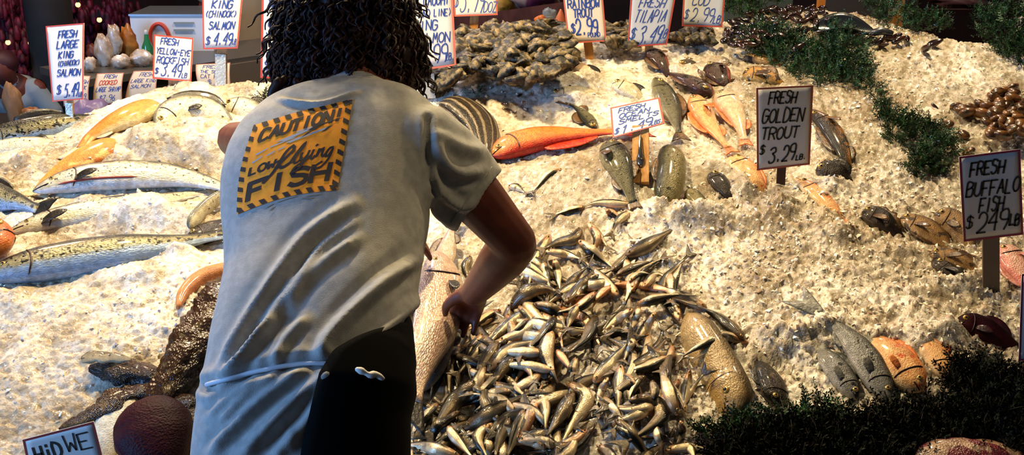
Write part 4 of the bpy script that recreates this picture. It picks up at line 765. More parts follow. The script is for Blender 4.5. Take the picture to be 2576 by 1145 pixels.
sign('grey card reading COD at 2.99, right of the tilapia card', [(1722, -60), (1828, -62), (1817, 69), (1715, 66)], 3.55,
 [('FRESH', .2, .8, .74, .16, .015), ('COD', .2, .62, .42, .17, .016), ('$', .02, .14, .16, .16, .016), ('2.99', .18, .74, .1, .26, .016), ('LB', .74, .92, .08, .14, .016)], stake=(1762, 112), stake_w=20, card=mat('card_bluegrey'), border='b04030', slant=.25)
_, PfC, W_, H_, nnC = sign('small white card reading OCEAN SMELTS at 1.49, clipped to a wooden clothes peg', [(1535, 272), (1659, 246), (1672, 311), (1541, 348)], 2.72,
 [('FRESH', .14, .68, .76, .15, .026), ('OCEAN', .14, .76, .56, .15, .026), ('SMELTS', .12, .92, .38, .14, .026), ('$', .03, .12, .1, .16, .026), ('1.49', .14, .76, .06, .25, .03), ('LBS.', .74, .98, .06, .12, .022)], stake=(1614, 462), stake_w=40, border='c04a38', slant=.3, post=False, tilt=.12, back=.09)
sign('large shaded card reading FRESH GOLDEN TROUT at 3.29', [(1902, 221), (2046, 214), (2037, 414), (1904, 429)], 2.92,
 [('FRESH', .2, .7, .8, .14, .018), ('GOLDEN', .08, .84, .57, .16, .018), ('TROUT', .06, .76, .37, .14, .018), ('$', .04, .14, .2, .1, .015), ('3.29', .2, .7, .08, .19, .02), ('LB.', .72, .92, .08, .06, .014)], ink=M_inkb, stake=(1965, 460), stake_w=22, card=mat('card_shade', 'bdb9b2', .5), stake_m=mat('dark_wood', '3a1a14', .6), border='a04a34', tilt=.0)  # card stock darkened: shade on the right-hand cards put into the base colour
sign('shaded card with a magenta border reading FRESH BUFFALO FISH at 2.49, at the right', [(2412, 394), (2566, 375), (2574, 590), (2424, 608)], 2.6,
 [('FRESH', .14, .72, .76, .15, .022), ('BUFFALO', .06, .96, .52, .16, .02), ('FISH', .26, .68, .33, .16, .02), ('$', .03, .16, .16, .13, .018), ('249', .2, .74, .09, .24, .02), ('LB', .76, .93, .13, .12, .024)], ink=M_inkb, stake=(2500, 735), stake_w=42, card=mat('card_shade'), stake_m=mat('grey_wood', '6a5a48', .7), border='8a2038', slant=.2, tilt=.0)
sign('edge of a magenta-bordered card cut off by the right picture edge', [(2570, 690), (2690, 676), (2700, 900), (2562, 908)], 2.3, [('FRESH', .16, .8, .74, .15, .02)], ink=M_inkb, stake=(2630, 985), stake_w=40, card=mat('card_shade'), border='8a2048')
sign('grey card with a red border reading HID WE at the bottom left corner', [(57, 1106), (236, 1060), (278, 1230), (90, 1262)], 1.96,
 [('HiD', .12, .5, .62, .22, .035), ('WE', .54, .92, .66, .24, .022)], ink=M_inkb, stake=None, card=mat('card_shade'), border='8c2a24', slant=-.1, bw=.02, tilt=0.)
# clothes peg of the smelt card
g = surf(1612, 462); top = PfC(.55, .15, -.003); t = thing('clothes_peg', 'wooden clothes peg gripping the ocean smelts card, with a metal spring', 'clothes peg', g)
ax = unit(top-g); sd = unit(np.cross(ax, nnC)); R = np.stack([sd, nnC, ax], 1); Lp = np.linalg.norm(top-g); kp = fdist(g)/F
M_peg = mat('peg_wood', 'd6a05a', .55, col2='c08642', nscale=10, stretch=(8, 8, 1))
for s in (-1, 1):
    MB().box((g+top)/2+sd*s*kp*11-nnC*.0, (kp*20, .012, Lp), R).done('peg_half', M_peg, t, False)
b = MB(); c = g*.62+top*.38+nnC*.009; b.ball(c, (kp*11, .008, kp*20), 12, 0, R); b.tube([c+sd*kp*3+nnC*.006, c+nnC*.008, c+ax*kp*30+nnC*.005, c+ax*kp*62+nnC*.003], [kp*6, kp*7, kp*5, kp*3], 8); b.done('spring', mat('spring_steel', 'a8a49a', .15, .9), t)
# ------------------------------------------------------------------ the man
M_skin = mat('skin', '6e3420', .5, col2='5c2818', nscale=18, sss=.05); M_shirt = mat('tshirt_cotton', 'a19f9a', .85, col2='95938e', nscale=60, bump=.25, bscale=700)
M_hair = mat('hair_brown', '150706', .55, col2='260b07', nscale=30, spec=.22); M_apron = mat('black_oilskin', '020201', .9, spec=.1); M_trous = mat('dark_trousers', '0c0c0c', .8)
def voxel(parts, vox, smooth, name):
    b = MB()
    for v, f in parts: b.add(v, f)
    me = bpy.data.meshes.new('tmp'); me.from_pydata(np.concatenate(b.V).tolist(), [], b.F); o = bpy.data.objects.new('tmp', me); C.objects.link(o)
    m = o.modifiers.new('r', 'REMESH'); m.mode = 'VOXEL'; m.voxel_size = vox
    s = o.modifiers.new('s', 'SMOOTH'); s.factor = .5; s.iterations = smooth
    bpy.context.view_layer.update(); ev = o.evaluated_get(bpy.context.evaluated_depsgraph_get()); r = bpy.data.meshes.new_from_object(ev)
    V = np.zeros(len(r.vertices)*3, np.float32); r.vertices.foreach_get('co', V); Fc = [tuple(p.vertices) for p in r.polygons]
    nn = np.zeros(len(r.vertices)*3, np.float32); r.vertices.foreach_get('normal', nn)
    bpy.data.objects.remove(o); bpy.data.meshes.remove(me); bpy.data.meshes.remove(r)
    return V.reshape(-1, 3).astype(float), Fc, nn.reshape(-1, 3).astype(float)
def loft(rings):
    n = len(rings[0]); V = np.concatenate(rings); Fc = [(i*n+j, i*n+(j+1) % n, (i+1)*n+(j+1) % n, (i+1)*n+j) for i in range(len(rings)-1) for j in range(n)]
    return V, Fc+[tuple(range(n))[::-1], tuple((len(rings)-1)*n+j for j in range(n))]
man = thing('person', 'man with dark curly hair, pale T-shirt and black apron, bent over the fish', 'person', (-.33, 1.55, 0))
# torso stations: centre px, row, depth, half width px, half thickness m
ST = [(752, 1260, 1.575, 264, .125), (751, 1145, 1.61, 263, .125), (757, 1050, 1.64, 258, .12), (768, 985, 1.665, 262, .118), (773, 925, 1.695, 254, .112), (783, 860, 1.74, 252, .115), (796, 780, 1.79, 245, .118), (812, 700, 1.85, 244, .122),
      (817, 620, 1.905, 250, .126), (820, 540, 1.955, 260, .128), (822, 460, 2.0, 262, .128), (830, 390, 2.035, 256, .122), (850, 335, 2.065, 250, .112), (876, 290, 2.095, 222, .095), (893, 262, 2.12, 175, .08), (898, 240, 2.135, 110, .068), (900, 215, 2.15, 62, .06)]
STC = np.array([PY(a, b, c) for a, b, c, d, e in ST]); STW = np.array([s[3]*fdist(c)/F for s, c in zip(ST, STC)]); STH = np.array([s[4] for s in ST])
Tt = np.gradient(STC, axis=0); Tt /= np.linalg.norm(Tt, axis=1)[:, None]; Xa = np.tile([1., 0, 0], (len(ST), 1)); Dn = np.cross(Tt, Xa); Dn /= np.linalg.norm(Dn, axis=1)[:, None]
Dn = np.where((Dn[:, 2] > 0)[:, None], Dn, -Dn)     # toward his back, i.e. up and to the camera
def sring(i, off=0., n=56, th=None):
    f = lambda A: np.array([np.interp(i, np.arange(len(ST)), A[:, k]) for k in range(A.shape[1])]) if A.ndim > 1 else np.interp(i, np.arange(len(ST)), A)
    c, w, h, d = f(STC), f(STW)+off, f(STH)+off, unit(f(Dn)); th = np.arange(n)*2*PI/n if th is None else th
    e = 2/2.35
    return c+np.sign(np.cos(th))[:, None]*(np.abs(np.cos(th))**e)[:, None]*w*np.array([1., 0, 0])+np.sign(np.sin(th))[:, None]*(np.abs(np.sin(th))**e)[:, None]*h*d
parts = [loft([sring(i) for i in np.linspace(0, len(ST)-1, 50)])]
def ering(a, b, y, hd, k=1., shift=0., n=28):   # ring from two silhouette pixels
    A_, B_ = PY(a[0], a[1], y), PY(b[0], b[1], y); c = (A_+B_)/2; w = (A_-B_)/2*k; dirv = unit(np.cross(unit(w), unit(c-CAM))); q = unit(np.cross(unit(w), dirv)); th = np.arange(n)*2*PI/n
    return c+np.cos(th)[:, None]*w+np.sin(th)[:, None]*q*hd*k
slv = [((1020, 262), (1040, 520), 2.03, .075), ((1105, 270), (1085, 512), 2.05, .08), ((1172, 322), (1100, 548), 2.07, .08), ((1226, 378), (1122, 570), 2.09, .08), ((1262, 430), (1150, 582), 2.1, .078)]
rg = [ering(a, b, y, h) for a, b, y, h in slv]; rg += [ering(*slv[4][:3], slv[4][3], .86), ering(*slv[3][:3], slv[3][3], .82), ering(*slv[3][:3], slv[3][3], .3)]
parts.append(loft(rg))
sl2 = [((720, 285), (660, 480), 2.02, .08), ((668, 300), (610, 430), 2.08, .08), ((640, 318), (594, 425), 2.16, .07), ((628, 322), (590, 418), 2.23, .064)]
rg = [ering(a, b, y, h) for a, b, y, h in sl2]; rg += [ering(*sl2[3][:3], sl2[3][3], .86), ering(*sl2[2][:3], sl2[2][3], .8), ering(*sl2[2][:3], sl2[2][3], .3)]
parts.append(loft(rg))
V, Fc, Nn = voxel(parts, .0055, 7, 'shirt')
FOLDS = [([(890, 512), (850, 535), (760, 605), (670, 730), (590, 860), (545, 960)], 13, .008), ([(890, 560), (800, 630), (715, 750), (620, 880), (560, 965)], 10, .006), ([(900, 600), (830, 645), (770, 700), (720, 775)], 12, .006),
 ([(1050, 650), (960, 715), (880, 790), (820, 860), (803, 915)], 14, .009), ([(1062, 745), (1000, 800), (930, 865), (890, 910)], 12, .006), ([(700, 790), (640, 860), (585, 930), (540, 965)], 10, .006), ([(770, 800), (715, 860), (685, 925)], 10, .005), ([(740, 680), (690, 760), (640, 820)], 9, .004),
 ([(845, 925), (750, 1000), (660, 1090), (600, 1160)], 14, .007), ([(770, 928), (660, 1000), (570, 1090), (530, 1150)], 11, .006), ([(700, 938), (610, 1000), (545, 1070)], 10, .005), ([(838, 950), (790, 1030), (720, 1140)], 14, .006), ([(650, 950), (575, 1000), (525, 1050)], 8, .004), ([(860, 930), (880, 960), (850, 985)], 8, .004), ([(740, 1080), (690, 1150)], 12, .005),
 ([(1095, 350), (1120, 410), (1160, 435), (1215, 430)], 12, .007), ([(1080, 420), (1105, 480), (1160, 520), (1200, 505)], 11, .007), ([(1075, 455), (1100, 530), (1145, 570)], 9, .006), ([(1075, 300), (1078, 400), (1088, 480)], 7, -.006), ([(1090, 330), (1150, 365), (1215, 385)], 12, .004),
 ([(700, 250), (800, 262), (900, 232)], 5, .004), ([(518, 970), (600, 943), (700, 920), (800, 911), (905, 933)], 12, -.006)]
X_, Y_ = proj(V); vis = np.einsum('ij,ij->i', Nn, CAM-V) > 0; disp = np.zeros(len(V))
for pts, w, a in FOLDS:
    q = cat(pts, 40); d2 = np.full(len(V), 1e9); tt_ = np.zeros(len(V))
    for i in range(len(q)):
        d = (X_-q[i, 0])**2+(Y_-q[i, 1])**2; m = d < d2; d2 = np.where(m, d, d2); tt_ = np.where(m, i/39, tt_)
    fade = np.clip(np.minimum(tt_, 1-tt_)*6+.25, 0, 1) if a != -.006 else 1
    ww = w*1.15; disp += a*1.8*fade*(np.exp(-d2/(ww*ww))-.35*np.exp(-(np.sqrt(d2)-ww*2.0)**2/(ww*ww)))
disp = disp*vis+.004*vnoise(V[:, 0]+V[:, 1]*.5, V[:, 2], .07, 77)
V = V+Nn*disp[:, None]
shirt = mesh('t_shirt', V, Fc, M_shirt, man)
bvh = BVHTree.FromPolygons([Vector(v) for v in V], Fc)
def onshirt(x, y, off):
    d = ray(x, y); h = bvh.ray_cast(Vector(CAM), Vector(d).normalized())
    if h[0] is None: return None
    n_ = h[1]; n_ = n_ if n_.dot(Vector(d)) < 0 else -n_
    return np.array(h[0]+n_*off)
def decal(name, uvs, faces, mp, off, m, parent):
    P = []; ok = True
    last = None
    for a, b_ in uvs:
        x, y = mp(a, b_); p = onshirt(x, y, off)
        if p is None: p = last if last is not None else onshirt(720, 400, off)
        last = p; P.append(p)
    return mesh(name, P, faces, m, parent, smooth=True)
# caution print: u right, v up, corners in the photograph
TLp, TRp, BRp, BLp = (640, 316), (888, 250), (848, 480), (597, 541)
def mpP(u, v):
    a = (1-u)*(1-v), u*(1-v), u*v, (1-u)*v
    x = a[0]*BLp[0]+a[1]*BRp[0]+a[2]*TRp[0]+a[3]*TLp[0]; y = a[0]*BLp[1]+a[1]*BRp[1]+a[2]*TRp[1]+a[3]*TLp[1]
    return x-12*math.sin(PI*v)*(1-u)*1.0, y-14*math.sin(PI*u)*(1-v)-4*math.sin(PI*u)*v
nu_ = 46; uvs = [(i/nu_, j/nu_) for i in range(nu_+1) for j in range(nu_+1)]
fs = [(i*(nu_+1)+j, (i+1)*(nu_+1)+j, (i+1)*(nu_+1)+j+1, i*(nu_+1)+j+1) for i in range(nu_) for j in range(nu_)]
M_pry = mat('print_yellow', 'fb9a12', .7, col2='f09010', nscale=80); M_prb = mat('print_black', '1c1516', .75); M_prg = mat('print_grey', '9aa0a8', .75)
prn = decal('caution_print', uvs, fs, mpP, .0012, M_pry, shirt)
def quads(polys, sub=4):
    V_, F_ = [], []; n_ = 0
    for p in polys:
        p = np.array(p, float)
        for i in range(sub+1):
            for j in range(sub+1):
                u, v = i/sub, j/sub; V_.append(p[0]*(1-u)*(1-v)+p[1]*u*(1-v)+p[2]*u*v+p[3]*(1-u)*v)
        F_ += [(n_+i*(sub+1)+j, n_+(i+1)*(sub+1)+j, n_+(i+1)*(sub+1)+j+1, n_+i*(sub+1)+j+1) for i in range(sub) for j in range(sub)]; n_ += (sub+1)**2
    return V_, F_
bars = []; bw_ = .062
for i in range(9):
    a = i/8.6
    bars.append([(a+.0, 1-bw_), (a+.055, 1-bw_), (a+.015+.0, 1), (a-.04, 1)]); bars.append([(a-.02, bw_), (a+.035, bw_), (a+.075, 0), (a+.02, 0)])
for i in range(9):
    a = i/8.8
    bars.append([(0, a+.03), (bw_*.8, a-.0), (bw_*.8, a+.05), (0, a+.08)]); bars.append([(1-bw_, a+.075), (1, a+.03), (1, a+.08), (1-bw_, a+.125)])
bars = [[(min(max(a, 0), 1), min(max(b, 0), 1)) for a, b in q] for q in bars]
v, f = quads(bars); decal('hazard_stripes', v, f, mpP, .0020, M_prb, shirt)
v, f = text_mesh([('CAUTION!', .1, .93, .77, .125, .034), ('LOW', .085, .345, .395, .08, .024), ('FISH', .08, .9, .11, .18, .05)], 1, 1, 0.08, 0, 3, sub=.03)
v = [((a), b_+(.02*(a))) for a, b_ in v]; decal('print_lettering', v, f, mpP, .0021, M_prb, shirt)
fly = [[(.27, .26), (.36, .34), (.42, .45), (.47, .55), (.53, .6), (.55, .555), (.5, .5), (.43, .44), (.42, .39), (.47, .375), (.54, .41)], [(.37, .455), (.47, .475)], [(.54, .42), (.6, .53), (.66, .61), (.65, .56), (.58, .45), (.575, .395), (.61, .39), (.65, .44)],
       [(.645, .49), (.64, .43), (.665, .405), (.7, .45)], [(.72, .5), (.69, .4), (.63, .31), (.57, .29), (.6, .345), (.7, .4), (.74, .44)], [(.765, .5), (.745, .42), (.765, .4), (.79, .43)], [(.785, .545), (.795, .555)], [(.825, .5), (.8, .41), (.83, .47), (.865, .5), (.86, .43), (.88, .41), (.9, .44)],
       [(.965, .5), (.93, .49), (.9, .43), (.92, .4), (.96, .46), (.97, .5), (.94, .38), (.88, .3), (.82, .28), (.81, .31), (.87, .35)]]
V_, F_ = [], []; n_ = 0
for i, s in enumerate(fly):
    q = cat([(a*.92, b_-.01) for a, b_ in s], 26); v, f = ribbon(q, .025 if i else .034); V_ += list(v); F_ += [tuple(a+n_ for a in x) for x in f]; n_ += len(v)
decal('print_script', V_, F_, mpP, .0024, M_prb, shirt)
streak = [[(.3, .7), (.75, .79), (.72, .765), (.4, .68)], [(.4, .66), (.8, .735), (.78, .71), (.45, .64)], [(.12, .63), (.24, .66), (.23, .645), (.13, .61)], [(.1, .545), (.2, .585), (.19, .565), (.11, .525)], [(.24, .575), (.32, .6), (.31, .58), (.24, .555)], [(.34, .6), (.41, .62), (.4, .6), (.34, .585)], [(.25, .665), (.5, .7), (.48, .685), (.26, .65)], [(.48, .76), (.95, .815), (.8, .8), (.5, .745)]]
v, f = quads(streak); decal('print_splash', v, f, mpP, .0017, M_prg, shirt)
fishp = [[(.6, .745), (.78, .775), (.96, .815), (.78, .79)], [(.6, .74), (.68, .72), (.72, .765), (.64, .76)], [(.54, .665), (.62, .7), (.68, .75), (.6, .71)], [(.74, .68), (.8, .735), (.85, .745), (.8, .7)]]
v, f = quads(fishp); decal('print_fish', v, f, mpP, .0026, M_prb, shirt)
small = [[(.3, -.06), (.36, -.045), (.36, -.035), (.3, -.05)], [(.33, -.1), (.37, -.07), (.38, -.08), (.34, -.11)], [(.66, -.045), (.76, -.06), (.76, -.075), (.66, -.06)], [(.4, -.03), (.6, -.015), (.6, -.022), (.4, -.037)], [(.7, -.03), (.84, -.03), (.84, -.037), (.7, -.04)]]
v, f = quads(small); decal('print_small_marks', v, f, mpP, .0016, mat('print_faint', '6a6a66', .8), shirt)
# sleeve hem and collar
hm = []
for q in np.linspace(0, 1, 14):
    p = onshirt(1256-(1256-1146)*q, 432+(574-432)*q, .0006)
    if p is not None: hm.append(p)
if len(hm) > 3:
    hm2 = [onshirt(1238-(1238-1132)*q, 418+(562-418)*q, .0012) for q in np.linspace(0.02, .98, 14)]; hm2 = [p for p in hm2 if p is not None]
    v, f = tube(hm2, .0014, 6); mesh('sleeve_seam', v, f, M_shirt, shirt)
# apron: black oilskin wrapped from the front round his right hip
bd = [(1040, 805), (1030, 850), (985, 885), (912, 925), (862, 950), (832, 985), (815, 1040), (800, 1100), (790, 1160), (785, 1260)]
rings = []
for i in np.linspace(5.5, 0, 60):
    f_ = lambda A: np.interp(i, np.arange(len(ST)), A); row = f_([s[1] for s in ST]); xb = np.interp(row, [b[1] for b in bd], [b[0] for b in bd]); cx = f_([s[0] for s in ST]); hw = f_([s[3] for s in ST])+9
    c = min(.999, max(-.5, (xb-cx)/hw)); th0 = math.acos(np.sign(c)*abs(c)**(2.35/2)); rings.append(sring(i, .0005+.0115*min(1, (5.5-i)/1.2), th=np.linspace(th0, -PI*.8, 40)))
G = np.array(rings); v, f = plate(G, .0025, np.array([0, 0, 0.])+0.0); 
Vo = G.reshape(-1, 3); Vi = np.array([sring(i, .0095, th=np.linspace(0, 0, 1))[0] for i in (0,)])
cen = np.repeat(np.array([r.mean(0) for r in rings])[:, None], 40, 1).reshape(-1, 3); n2 = Vo-cen; n2 /= np.linalg.norm(n2, axis=1)[:, None]; v = np.vstack([Vo, Vo-n2*.003])
v_ap, f_ap = v, f; apron = mesh('apron', v, f, M_apron, man)
sp_ = [onshirt(x, y, .005) for x, y in cat([(516, 972), (560, 955), (620, 938), (700, 921), (770, 912), (830, 912), (870, 920), (905, 934)], 40)]; sp_ = [p for p in sp_ if p is not None]
v, f = tube(np.array([np.mean(sp_[max(0, i-2):i+3], axis=0) for i in range(len(sp_))]), .004, 8); mesh('apron_string', v, f, mat('cord_white', 'b9c0c8', .6), apron)
bv2 = BVHTree.FromPolygons([Vector(q) for q in v_ap], f_ap)
def onap(x, y, off):
    d = Vector(ray(x, y)).normalized(); h = bv2.ray_cast(Vector(CAM), d); return np.array(h[0])-np.array(d)*off if h[0] is not None else onshirt(x, y, off)
v, f = tube([onap(a, b, .007) for a, b in cat([(900, 930), (915, 936), (930, 944), (945, 942), (962, 952)], 12)], [.0045, .006, .006, .0045, .004, .005, .006, .006, .005, .005, .005, .004], 8); mesh('string_knot', v, f, mat('cord_knot', 'd8d4cc', .6), apron)
# body: tapered limbs fused into one skin
def J(x, y, d): return PY(x, y, d)
sh_r, el_r, wr_r = J(1115, 400, 2.08), J(1298, 612, 2.12), J(1192, 738, 2.28)
sh_l, el_l, wr_l = J(680, 372, 2.06), J(592, 352, 2.36), J(930, 560, 2.44)
hipc = J(752, 1160, 1.6)
def finger_hand(w, fwd, nrm_, side, curl, spread_=.019, sc_=1.):
    fwd = unit(fwd); nrm_ = unit(nrm_-fwd*(nrm_@fwd)); lat = np.cross(fwd, nrm_)*side; out = []
    for k, (ln, o) in enumerate(((.92, -1.45), (1.03, -.5), (1., .5), (.82, 1.4))):
        p = [w+lat*o*.008, w+fwd*.045*sc_+lat*o*spread_*.8, w+fwd*.09*ln**.3*sc_+lat*o*spread_]; r_ = [.021, .0155, .0125]; d = fwd.copy(); a = 0
        for L, rr, cc in ((.042, .0098, 1.), (.027, .0088, .9), (.021, .0072, .6)):
            a += curl[k]*cc; d = unit(fwd*math.cos(a)-nrm_*math.sin(a)+lat*o*.05); p.append(p[-1]+d*L*ln*sc_); r_.append(rr)
        out.append(tube(cat(np.column_stack([p, r_]), 22)[:, :3], cat(np.column_stack([p, r_]), 22)[:, 3], 10))
    q = [w-lat*.012+fwd*.01, w-lat*.034+fwd*.035-nrm_*.01, w-lat*.048+fwd*.068-nrm_*.024, w-lat*.045+fwd*.096-nrm_*.036]
    out.append(tube(cat(np.column_stack([q, [.018, .0145, .0115, .008]]), 16)[:, :3], cat(np.column_stack([q, [.018, .0145, .0115, .008]]), 16)[:, 3], 10))
    return out
def limb(pts, n=14): q = cat(np.array(pts), 24); return tube(q[:, :3], q[:, 3], n)
def A4(p, r): return list(p)+[r]
parts = []
parts.append(limb([A4(sh_r, .058), A4(sh_r*.6+el_r*.4, .057), A4(sh_r*.2+el_r*.8, .049), A4(el_r, .045)])); parts.append(limb([A4(el_r, .045), A4(el_r*.75+wr_r*.25, .05), A4(el_r*.4+wr_r*.6, .042), A4(wr_r, .031)]))
parts.append(limb([A4(sh_l, .056), A4((sh_l+el_l)/2, .048), A4(el_l, .040)])); parts.append(limb([A4(el_l, .041), A4(el_l*.7+wr_l*.3, .042), A4(wr_l, .027)]))
parts += finger_hand(wr_r, unit(surf(1160, 800, .02)-wr_r), np.array([.3, -.2, 1.]), 1, (.35, .4, .45, .55))
parts += finger_hand(wr_l, unit(J(1075, 592, 2.5)-wr_l), np.array([.1, -.3, 1.]), -1, (.3, .35, .4, .5), .022, 1.05)
nk = STC[-1]; hc = J(878, 92, 2.24)
parts.append(limb([A4(STC[-3], .06), A4(nk, .058), A4(hc*.7+nk*.3, .06)])); parts.append(limb([A4(STC[-3]+[0.1, 0, -.03], .05), A4(STC[-3], .07), A4(STC[-3]-[0.1, 0, .03], .05)]))
fc = unit(np.array([-.05, .85, -.5])); upv = unit(np.array([0, .5, .85])); R = np.stack([np.cross(fc, upv), fc, upv], 1)
parts.append(ball(hc+upv*.01, (.076, .095, .098), 24, R)); parts.append(ball(hc+fc*.035-upv*.055, (.055, .062, .055), 18, R))
parts.append(tube([hc+fc*.088+upv*.018, hc+fc*.104-upv*.012, hc+fc*.11-upv*.024], [.008, .011, .013], 8))
parts.append(tube([hc+fc*.088-upv*.052+R[:, 0]*.022, hc+fc*.096-upv*.05, hc+fc*.088-upv*.052-R[:, 0]*.022], [.005, .007, .005], 8))
for s in (-1, 1): parts.append(ball(hc+R[:, 0]*s*.078-upv*.01, (.01, .02, .032), 10, R))
parts.append(loft([sring(i, -.032) for i in np.linspace(0, len(ST)-3, 24)]))
hl, hr = hipc+[-.085, 0, -.02], hipc+[.085, 0, -.02]
for h, s in ((hl, -1), (hr, 1)):
    kn = np.array([h[0]+s*.02, 1.64, .5]); an = np.array([h[0]+s*.03, 1.58, .09])
    parts.append(limb([A4(h, .085), A4(h*.6+kn*.4, .075), A4(kn, .055)])); parts.append(limb([A4(kn, .055), A4(kn*.7+an*.3, .054), A4(an, .036)])); parts.append(limb([A4(an, .038), A4(an+[s*.01, .08, -.04], .036), A4(an+[s*.015, .17, -.055], .026)]))
V, Fc, _n = voxel(parts, .0048, 5, 'body'); mesh('body', V, Fc, M_skin, man)
b = MB()
for s in (-1, 1):
    c = hc+fc*.082+upv*.018+R[:, 0]*s*.031; b.ball(c, .0125, 12, 0); b.ball(c+fc*.008, (.007, .007, .007), 8, 1)
b.done('eyes', [mat('eye_white', 'e6e0d8', .2), M_pup], man)
parts = [loft([sring(i, -.026) for i in np.linspace(0, 3.2, 10)])]
for h, s in ((hl, -1), (hr, 1)):
    kn = np.array([h[0]+s*.02, 1.64, .5]); an = np.array([h[0]+s*.03, 1.58, .12]); parts.append(limb([A4(h, .088), A4(h*.6+kn*.4, .09), A4(kn, .072), A4(kn*.5+an*.5, .068), A4(an, .062)]))
V, Fc, _n = voxel(parts, .009, 4, 'tr'); mesh('trousers', V, Fc, M_trous, man)
for s in (-1, 1):
    a = np.array([hipc[0]+s*.115, 1.58, .0]); V, Fc, _n = voxel([tube([a+[0, 0, .2], a+[0, 0, .06]], [.062, .055], 14), tube([a+[0, -.03, .045], a+[0, .1, .045], a+[0, .19, .04]], [.042, .044, .036], 14)], .008, 3, 'b'); V[:, 2] = np.maximum(V[:, 2], 0.001); mesh('boot', V, Fc, mat('rubber_boot', '15181a', .35), man)
# hair: a lumpy mass with hundreds of curls
HR = [(868, -108, 45), (868, -95, 90), (869, -60, 128), (868, -20, 148), (868, 20, 162), (870, 60, 176), (875, 105, 186), (877, 150, 190), (873, 190, 188), (868, 222, 172), (862, 242, 130), (858, 255, 60)]
rings = []
for i, (cx, row, hw) in enumerate(HR):
    c = PY(cx, row, 2.235); w = hw*fdist(c)/F; th = np.arange(40)*2*PI/40; dk = w*.8 if i < 8 else w*.62
    r0 = c+np.cos(th)[:, None]*w*.96*np.array([1., 0, 0])+np.sin(th)[:, None]*dk*unit([0, 1, .12]); front = np.sin(th) > .35
    if i > 4: r0[front] -= (np.sin(th[front])-.35)[:, None]*np.array([0, .13*dk/.12, 0])
    rings.append(r0)
V, Fc, Nn = voxel([loft(rings)], .006, 6, 'hair'); V = V+Nn*(.022*vnoise(V[:, 0]+V[:, 1]*.7, V[:, 2]+V[:, 1]*.3, .035, 51)+.012*vnoise(V[:, 0], V[:, 2]-V[:, 1]*.4, .014, 52))[:, None]
b = MB(); b.add(V, Fc); hv, hn = V, Nn; hr_ = np.random.RandomState(5); zc = hv[:, 2]; ok = [i for i in range(len(hv)) if hn[i][1] < .4]
for k_ in range(620):
    i = ok[hr_.randint(len(ok))]; p = hv[i].copy(); n_ = unit(hn[i]+hr_.normal(size=3)*.15); down = unit(np.array([hr_.normal()*.25, -.15, -1.])); down = unit(down-n_*(down@n_)*.9); L = hr_.uniform(.05, .12); e = np.cross(down, n_); ph = hr_.uniform(0, 6.28); ra = hr_.uniform(.004, .009); wl = hr_.uniform(.028, .045); pts = []
    for s in np.linspace(0, 1, 16):
        a = ph+s*L/wl*2*PI; pts.append(p+down*L*s+n_*(.001+.006*s+ra*.7*math.cos(a))+e*ra*math.sin(a))
    if pts[-1][2] < PY(870, 246, 2.1)[2]-.02 and hr_.rand() < .8: continue
    b.tube(pts, [.0016+.0018*math.sin(PI*min(1, s+.1)) for s in np.linspace(0, 1, 16)], 5)
def curl(px_, d, r): b.tube([PY(x, y, d) for x, y in cat(px_, 24)], r, 6)
curl([(700, 205), (684, 235), (692, 262), (715, 274), (738, 262), (740, 238), (722, 226)], 2.1, .0095); curl([(715, 200), (700, 225), (696, 248), (712, 266), (735, 262)], 2.11, .009); curl([(745, 205), (752, 232), (742, 256), (722, 266)], 2.1, .008)
curl([(735, 55), (712, 70), (702, 92), (720, 98), (712, 120), (700, 145)], 2.2, .002); curl([(708, 90), (688, 108), (684, 135), (696, 150)], 2.2, .002); curl([(730, 70), (704, 78), (694, 100), (700, 112)], 2.2, .0018); curl([(720, 30), (698, 50), (700, 70)], 2.2, .002)
curl([(1030, 40), (1058, 70), (1072, 110), (1068, 150), (1046, 170)], 2.2, .0018); curl([(1020, 60), (1046, 90), (1050, 130), (1030, 165)], 2.2, .002); curl([(1040, 60), (1066, 100), (1062, 140), (1040, 160), (1024, 150)], 2.2, .0016); curl([(1050, 190), (1068, 215), (1064, 238)], 2.15, .003); curl([(958, 232), (966, 246), (978, 240)], 2.08, .004); curl([(1005, 225), (1030, 240), (1045, 236)], 2.1, .004)
hair = b.done('hair', M_hair, man)
# ------------------------------------------------------------------ background: market hall behind the stall
def struct(name, V, Fc, m): o = mesh(name, V, Fc, m, smooth=False); o['kind'] = 'structure'; return o
def bx(c, s): b = MB().box(c, s); return b.V[0], b.F
struct('floor', *bx((0, 4, -.05), (16, 16, .1)), mat('concrete_floor', '2c2622', .5, col2='3a322c', nscale=4))
struct('wall_back', *bx((0, 9.2, 2), (16, .2, 4)), mat('dark_back_wall', '1c0e0b', .8, col2='2e100e', nscale=3)); struct('wall_left', *bx((-7, 6, 2), (.2, 8, 4)), mat('dark_back_wall')); struct('wall_right', *bx((7, 6, 2), (.2, 8, 4)), mat('dark_back_wall'))
struct('ceiling', *bx((0, 6.6, 4.1), (14.2, 5.4, .1)), mat('dark_ceiling', '1a1714', .8))
b = MB(); b.tube([PY(118, 0, 5.2)*[1, 1, 0], PY(118, 0, 5.2)*[1, 1, 0]+[0, 0, 4]], .105, 28, caps=0); o = b.done('trim_1', mat('pillar_paint', '3c332c', .6, col2='463c34', nscale=6)); o['kind'] = 'structure'
def bgbox(name, label, cat_, x0, x1, y0, y1, d, th, m, tag_=True):
    A_, B_ = PY(x0, y0, d), PY(x1, y1, d); c = (A_+B_)/2+[0, th/2, 0]; return c, (abs(B_[0]-A_[0]), th, abs(A_[2]-B_[2]))
